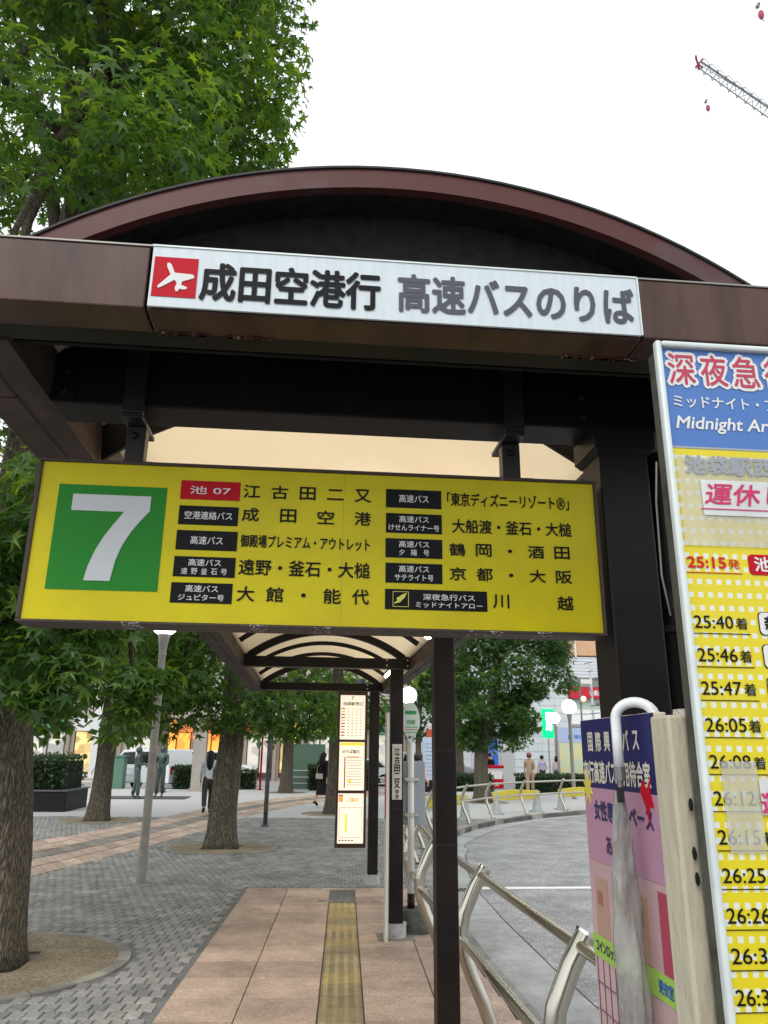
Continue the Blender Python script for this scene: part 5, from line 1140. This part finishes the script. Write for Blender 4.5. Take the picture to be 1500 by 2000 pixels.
car('white car with dark windows behind the leaning trunk', -2.7, 43.5, R(180), WCAR, VAN, VANG, wheels=(.85, 3.6))
car('silver-white car nose seen behind the grey pillar', -8.0, 46.5, R(0), SCAR, SED, SEDG, wheels=(.8, 3.4))
car('white van with round front behind the planter hedge', -9.3, 40.5, R(-35), WCAR, VAN, VANG, wheels=(.85, 3.6), name='parked_van', cat='van')
car('white taxi behind the thin far trunk', .9, 45.5, R(0), WCAR, SED, SEDG, wheels=(.8, 3.4))
car('silver minivan parked behind the dense tree right of the shelter', 9.3, 43.2, R(180), SCAR, VAN, VANG, wheels=(.85, 3.6), name='parked_van', cat='minivan')
# red and white kiosk cart
kt = thing('red_cart', 'red and white cart with scalloped top beside the silver minivan', 'cart', (9.3, 40.2, 0))
bx('cart_body', REDP, kt, 9.0, 9.9, 40, 40.8, -.0, .62, bevel=.03); bx('cart_panel', WHITEP, kt, 9.06, 9.84, 39.985, 39.998, .45, .8)
bx('cart_upper', mat('cart_white', (.55, .5, .52), .4), kt, 9.03, 9.87, 40.02, 40.78, .621, 1.0)
for k in range(6): MB().ball((9.05+k*.16, 40.0, 1.04), .1, 10, 8, (1, .6, .8)).build('scallop', REDP, kt, smooth=True)
lettering('大安', (9.25, 9.65, .12, .3), WHITEP, kt, onf(39.995), .03)

# ---------------------------------------------------------------- plaza furniture far off
PILM = mat('pale_stone_pillar', (.4, .37, .33), .7, c2=(.33, .3, .27), scale=3)
t = thing('stone_pillar', 'pale square stone pillar between the statues and the woman in white', 'pillar', (-4.6, 35.5, 0), 'stone pillars on the plaza'); bx('shaft', PILM, t, -4.85, -4.3, 35.3, 35.8, -.01, 5.2, bevel=.02); bx('foot', PILM, t, -4.9, -4.25, 35.25, 35.85, -.008, .12)
t = thing('stone_pillar', 'darker brown pillar right behind the bronze statues', 'pillar', (-6.1, 34.3, 0), 'stone pillars on the plaza'); bx('shaft', mat('brown_stone_pillar', (.16, .13, .11), .7), t, -6.3, -5.8, 34.1, 34.6, -.01, 5.2, bevel=.02); bx('foot', mat('brown_stone_pillar', (.16, .13, .11), .7), t, -6.35, -5.75, 34.05, 34.65, -.008, .12)
t = thing('white_pillar', 'broad pale pillar of the arcade behind the second trunk', 'pillar', (-11.1, 45, 0)); bx('shaft', mat('white_pillar_paint', (.6, .6, .6), .6), t, -11.6, -10.7, 44.8, 45.4, -.13, 5, bevel=.02); bx('foot', PILM, t, -11.7, -10.6, 44.7, 45.5, -.13, .2)
t = thing('red_pole', 'thin red pole between the leaning trunk and the dark pole', 'pole', (-2.9, 37, 0)); MB().cyl((-2.0, 36.9, -.01), (-2.0, 36.9, 4.0), .045).build('pole', REDP, t, smooth=True); MB().cyl((-2.0, 36.9, 0), (-2.0, 36.9, .04), .12).build('base', REDP, t)
bt = thing('green_bin', 'green cabinet beside the left bronze statue', 'cabinet', (-7.6, 37.5, 0)); bx('cabinet', mat('green_cabinet_paint', (.1, .2, .14), .5), bt, -9.2, -8.1, 37.2, 37.9, -.01, 1.35, bevel=.02); bx('lid', mat('green_cabinet_paint', (.1, .2, .14), .5), bt, -9.25, -8.05, 37.15, 37.95, 1.352, 1.42); 
bt = thing('green_bin', 'grey-green hoarding panel behind the dark pole', 'hoarding', (0, 38.3, 0)); bx('panel', mat('grey_green_panel', (.14, .22, .17), .5), bt, -.9, .9, 38.2, 38.26, .0, 2.0); bx('panel_post', GRT, bt, -.98, -.905, 38.2, 38.28, -.01, 2.05)
fm = mat('white_fence_paint', (.65, .65, .65), .5)
def fence(label, x0, x1, y, h=.85):
    t = thing('rail_fence', label, 'fence', (x0, y, 0), 'low white pipe fences')
    n_ = int((x1-x0)/1.6)
    for k in range(n_+1): MB().cyl((x0+k*(x1-x0)/n_, y, -.02), (x0+k*(x1-x0)/n_, y, h), .028, n=8).build('fence_post', fm, t)
    for z in (h-.03, h*.62, h*.3): MB().cyl((x0, y, z), (x1, y, z), .02, n=8).build('fence_rail', fm, t)
fence('low white pipe fence behind the pillars on the left', -12.5, -3.0, 38.4); fence('low white pipe fence behind the far small trunk', -.9, 4, 38.0)
mp_ = thing('map_board', 'yellow and blue area map board on posts left of the person in the white top', 'map board', (12.6, 38.8, 0))
bx('map_sheet', mat('map_yellow', (.62, .55, .28), .4, c2=(.4, .55, .45), scale=2.5, amt=.8), mp_, 12.05, 13.35, 37.5, 37.56, .75, 2.2); bx('map_header', mat('map_header_blue', (.35, .42, .62), .4), mp_, 12.0, 13.7, 37.48, 37.56, 2.205, 2.9)
bx('map_header_print', BLUEP, mp_, 12.5, 12.72, 37.47, 37.479, 2.35, 2.55); lettering('案内図', (12.8, 13.5, 2.38, 2.56), BLUEP, mp_, onf(37.475), .02)
bx('map_foot', mat('black_granite', (.012, .012, .013), .5, spec=.15), mp_, 12.0, 13.4, 37.45, 37.62, .55, .749)
for x in (11.98, 13.72): MB().cyl((x, 37.52, -.01), (x, 37.52, 2.95), .04, n=10).build('map_post', STEEL, mp_)
n2 = thing('notice_board', 'pale blue notice board standing behind the oval stop sign', 'notice board', (2.75, 18.9, 0))
bx('notice_sheet', mat('pale_blue_sheet', (.5, .58, .68), .4, c2=(.42, .5, .62), scale=5), n2, 2.85, 3.35, 19.6, 19.64, 1.0, 2.0); bx('notice_foot', DARK, n2, 2.87, 3.33, 19.58, 19.66, .72, .999)
for x in (2.88, 3.3): MB().cyl((x, 19.62, -.01), (x, 19.62, .72), .025, n=8).build('notice_leg', DARK, n2)
for k in range(9): bx('notice_line', BLUEP, n2, 2.92, 3.28, 19.596, 19.599, 1.12+k*.09, 1.13+k*.09)

# ---------------------------------------------------------------- buildings
SHOPO = glow('orange_shop_window', (1, .34, .05), 1.1, (.5, .2, .05), (.5, .08, .01), 1.8); SHOPY = glow('yellow_shop_window', (1, .68, .22), .7, (.4, .3, .15), (.15, .08, .03), 2.2); SHOPW = glow('pale_shop_window', (.8, .75, .6), .45, (.3, .3, .3), (.03, .03, .04), 2.0)
bl = thing('shop_row', 'long row of lit orange and yellow shop fronts across the road on the left', 'building', (-12, 52, 0))
bx('wall', mat('shop_row_wall', (.42, .38, .34), .7, c2=(.34, .31, .28), scale=.8), bl, -40, 6.6, 52.6, 60, -.13, 9)
fac = [(-26, -22, 'y'), (-21.4, -18, 'o'), (-17.3, -15.2, 'w'), (-14.6, -12, 'y'), (-11.2, -9.8, 'w'), (-9.2, -7.4, 'o'), (-7, -5.2, 'o'), (-4.9, -4.1, 'o'), (-3.8, -2.2, 'w'), (-1.7, -.4, 'y'), (.1, 1.6, 'w'), (2.0, 3.8, 'y'), (4.2, 6.2, 'w')]
MM = {'o': SHOPO, 'y': SHOPY, 'w': SHOPW}
sign_c = [(.5, .02, .03), (.6, .45, .05), (.05, .25, .15), (.55, .55, .55), (.5, .02, .03), (.55, .2, .05), (.55, .1, .05), (.5, .3, .2), (.5, .05, .05), (.65, .5, .05), (.6, .55, .1), (.65, .5, .04), (.08, .2, .16)]
for i, (a, b, k) in enumerate(fac):
    w_ = MB(); w_.box(a, b, 52.45, 52.599, .1, 2.75); wo = w_.build('shop_window', MM[k], bl)
    fr = MB()
    n_ = max(2, int((b-a)/.9))
    for j in range(n_+1): x = a+(b-a)*j/n_; fr.box(x-.04, x+.04, 52.4, 52.449, .1, 2.75)
    fr.box(a, b, 52.4, 52.44, .05, .35); fr.build('window_frame', mat('shop_frame_dark', (.06, .05, .05), .5), wo)
    bx('shop_sign', mat('shop_sign_%d' % i, sign_c[i], .5, c2=tuple(min(1, v*1.3+.05) for v in sign_c[i]), scale=1.3), bl, a-.1, b+.1, 52.2, 52.448, 2.8, 3.55)
    bx('pier', mat('shop_pier', (.3, .25, .21), .7), bl, b+.05, b+.28, 52.35, 52.6, -.13, 2.78)
for k in range(12):
    x = -38+k*3.6; wo = bx('upper_window', GLASSD, bl, x, x+2.2, 52.52, 52.599, 4.6, 6.4); bx('window_sill', mat('sill_grey', (.4, .4, .4), .6), wo, x-.1, x+2.3, 52.45, 52.59, 4.5, 4.6)
for i, (x0, c, n_) in enumerate(((-8.4, SHOPO, 5), (-6.3, SHOPO, 4))):
    for k in range(n_): MB().ball((x0+k*.45, 52.0, 2.5), .16, 10, 8, (1, 1, 1.2)).build('paper_lantern', SHOPO, bl, smooth=True)
# white tiled building
TW = mat('white_wall_tile', (.55, .57, .61), .5, c2=(.5, .52, .56), scale=.9, amt=.8)
b2 = thing('tiled_building', 'white tiled building with orange lit shop entrance behind the dense tree', 'building', (11, 50, 0))
bx('wall', TW, b2, 6.7, 16.9, 50.3, 60, -.13, 12.5)
for r_ in range(26):
    z = -.1+r_*.48
    for c_ in range(11):
        if 90+c_*3 < 0: continue
        x0 = 6.72+c_*.925
        if 0 <= z < 2.6 and 1 <= c_ <= 2: continue
        if r_ < 14: bx('wall_panel', TW, b2, x0, x0+.91, 50.24, 50.298, z+.012, z+.468)
sh_ = bx('entrance', SHOPO, b2, 7.75, 9.4, 50.18, 50.238, 0, 2.5); bx('entrance_canopy', mat('canopy_red', (.45, .08, .04), .6), b2, 7.5, 9.7, 49.6, 50.23, 2.6, 3.1); 
for x in (7.7, 8.5, 9.35): bx('door_frame', mat('shop_frame_dark', (.06, .05, .05), .5), b2, x, x+.07, 50.12, 50.178, 0, 2.5)
bx('service_door', mat('grey_door', (.4, .4, .42), .5), b2, 12.3, 13.1, 50.18, 50.238, -.1, 2.0); bx('blue_banner', mat('blue_banner_cloth', (.03, .12, .5), .5, c2=(.3, .3, .5), scale=1.5, contrast=(.55, .6)), b2, 10.6, 12.1, 50.1, 50.16, .4, 2.6)
# shop building with red sign
b3 = thing('white_shop_building', 'white ribbed shop building with red sign band and orange lit upper window', 'building', (18, 50, 0))
SB = mat('white_siding', (.55, .58, .62), .5, c2=(.55, .58, .62), scale=.7)
bx('wall', SB, b3, 17.0, 26, 50.6, 62, -.13, 13)
z = 6.55
while z < 7.9: bx('siding_board', SB, b3, 17.0, 26, 50.5, 50.598, z+.008, z+.20); z += .21
z = 9.25
while z < 12.9: bx('siding_board', SB, b3, 17.0, 26, 50.5, 50.598, z+.008, z+.20); z += .21
wo = bx('upper_window', mat('warm_interior', (.4, .24, .14), .5, c2=(.5, .38, .28), scale=1.2, emit=(.5, .28, .16), es=.2), b3, 17.1, 19.2, 50.5, 50.598, 7.9, 9.2)
for x in (17.1, 17.65, 19.15): bx('window_frame', fm, wo, x, x+.09, 50.42, 50.499, 7.85, 9.25)
bx('side_window', mat('pale_green_glass', (.4, .55, .5), .2), b3, 19.3, 20.2, 50.5, 50.598, 7.7, 9.2)
bx('mid_window_band', mat('grey_green_glass', (.16, .2, .18), .2, c2=(.3, .32, .3), scale=1.5), b3, 17.05, 26, 50.5, 50.598, 5.95, 6.5)  # grey-green glass with paler patches from noise
bx('red_sign', mat('red_sign_board', (.5, .02, .04), .4), b3, 17.05, 20.3, 50.2, 50.48, 5.2, 5.9); lettering('不動産販売', (18.35, 19.9, 5.38, 5.72), WHITEP, b3, onf(50.19), .02)
bx('green_band', mat('pale_green_band', (.38, .48, .42), .4), b3, 17.05, 26, 50.5, 50.598, 4.5, 5.19)
bx('white_band', mat('bright_white_band', (.72, .74, .76), .4), b3, 17.05, 26, 50.45, 50.598, 3.55, 4.49)
for k in range(5): bx('louvre', mat('grey_louvre', (.36, .32, .3), .5), b3, 17.05, 26, 50.3, 50.598, 2.78+k*.155, 2.87+k*.155)
bx('shop_window', mat('shop_glow_interior', (.45, .36, .2), .4, emit=(1, .7, .3), es=.5, c2=(.3, .25, .15), scale=1.5), b3, 17.1, 26, 50.52, 50.598, .0, 2.7)
for k in range(6): bx('window_frame', mat('shop_frame_dark', (.06, .05, .05), .5), b3, 17.1+k*.9, 17.17+k*.9, 50.44, 50.519, 0, 2.7)
gs = thing('green_lit_sign', 'narrow green lit sign projecting beside the map board', 'sign', (16.1, 47, 2.9)); bx('sign_case', glow('green_lit_face', (.0, .8, .2), 1.0, (.0, .5, .12)), gs, 14.15, 14.9, 47, 47.25, 2.6, 4.3, bevel=.02)
lettering('薬局', (14.35, 14.7, 3.0, 4.15), glow('lit_white_letter', (1, 1, .9), 1.2), gs, onf(46.99), .03, vertical=True); bx('sign_arm', STEEL, gs, 14.9, 17.0, 47.1, 47.16, 4.0, 4.06); MB().cyl((14.5, 47.12, -.13), (14.5, 47.12, 2.6), .05).build('sign_pole', STEEL, gs)
sp = thing('signal_post', 'slim street post with white camera box and orange lamp before the red sign', 'street post', (16, 46, 0)); pgm = mat('street_post_grey', (.16, .14, .14), .5)
MB().cyl((16.25, 46, -.12), (16.25, 46, 6.1), .05).build('post', pgm, sp); bx('camera_box', WHITEP, sp, 16.3, 17.0, 45.9, 46.1, 5.75, 6.0); MB().ball((16.4, 45.9, 4.85), .17, 12, 8).build('signal_lamp', glow('orange_lamp', (1, .25, .05), 1.2), sp, smooth=True)
for k in range(3): MB().ball((16.25, 46, 4.6+k*.45), .09, 8, 6).build('fitting', pgm, sp, smooth=True)
for i, x in enumerate((17.15, 18.2)):
    up = thing('utility_pole', ['pale lattice pole with fittings in front of the red sign', 'tall utility pole with wires at the right edge of the white shop'][i], 'utility pole', (x, 46.5, 0), 'utility poles by the white shop')
    MB().cyl((x, 46.5, -.12), (x, 46.5, 7 if i == 0 else 11), .09, .07, 12).build('pole', mat('pale_pole', (.4, .42, .45), .5), up, smooth=True)
    for k in range(9): 
        z = 3+k*.5+i*1.5; MB().cyl((x-.3*random.random()-.1, 46.4, z), (x+.35*random.random()+.1, 46.5, z+.15*random.uniform(-1, 1)), .03, n=6).build('cross_arm', pgm, up)
        if k % 3 == 0: MB().ball((x+.3, 46.4, z+.1), .13, 8, 6).build('insulator', pgm, up)

# ---------------------------------------------------------------- cranes against the sky
CR = mat('crane_grey', (.2, .2, .22), .5); CRR = mat('crane_red', (.35, .06, .1), .6)
def crane(label, tip, root, w, redtip=True, hook=True, hx=None):
    t = thing('tower_crane', label, 'crane', (root[0], root[1], 0), 'cranes over the roofs')
    A, B = Vector(tip), Vector(root); d = (B-A).normalized(); up = Vector((0, 0, 1)); s1 = d.cross(up).normalized(); u_ = s1.cross(d)
    n_ = 26; m = MB(); r_ = .16
    ch = [s1*w*.5, -s1*w*.5, u_*w*.9]
    for c in ch: m.cyl(A+c*.5, B+c, r_, n=6)
    for i in range(n_):
        a, b = A+(B-A)*(i/n_), A+(B-A)*((i+1)/n_); 
        for p, q in ((0, 1), (1, 2), (2, 0)): m.cyl(a+ch[p], b+ch[q], .08, n=5); m.cyl(a+ch[p], a+ch[q], .07, n=5)
    m.build('boom', CR, t)
    MB().cyl(A+u_*2.4, A-u_*1.5, .22, n=8).cyl(A+s1*1.5-d*1.8, A-s1*1.2+d*1, .25, n=8).cyl(A-d*1.6+u_, A+d*1.5-u_*.5, .2, n=8).build('boom_head', CRR, t)
    MB().cyl(A, B+Vector((0, 0, 8)), .09, n=5).build('pendant', CR, t)
    MB().box(B.x-2, B.x+2, B.y-2, B.y+2, 0, B.z+2).build('mast', CR, t); MB().box(B.x-3, B.x+6, B.y-2.5, B.y+2.5, B.z-3, B.z+2).build('machine_deck', CRR, t)
    return t, A
t, A = crane('thin lattice crane boom with a red tip against the white sky at top right', (96.3, 150, 176.5), (150, 150, 132), 3.2)
def hook(label, x, y, z, k):
    h = thing('crane_hook', label, 'crane hook', (x, y, z), 'red crane hook blocks hanging in the sky')
    MB().ball((x, y, z), 1*k, 12, 10, (.55, .5, 1.1)).build('hook_block', CRR, h, smooth=True); MB().ball((x-.45*k, y, z+2.0*k), .42*k, 8, 6).ball((x-.1*k, y, z+2.7*k), .32*k, 8, 6).build('sheave', CR, h, smooth=True)
    MB().cyl((x, y, z+1*k), (x-.2*k, y, z+14), .03, n=5).build('cable', mat('thin_pale_cable', (.5, .5, .52), .5), h)
    MB().tube([(x, y, z-1*k), (x+.2*k, y, z-1.5*k), (x+.5*k, y, z-1.3*k)], .09*k, 6).build('hook', CR, h)
hook('small red hook block hanging under the crane boom tip', 97.2, 150, 162.0, .95)
hook('red hook block at the very top right corner of the sky', 116.6, 150, 196.2, 1.45)
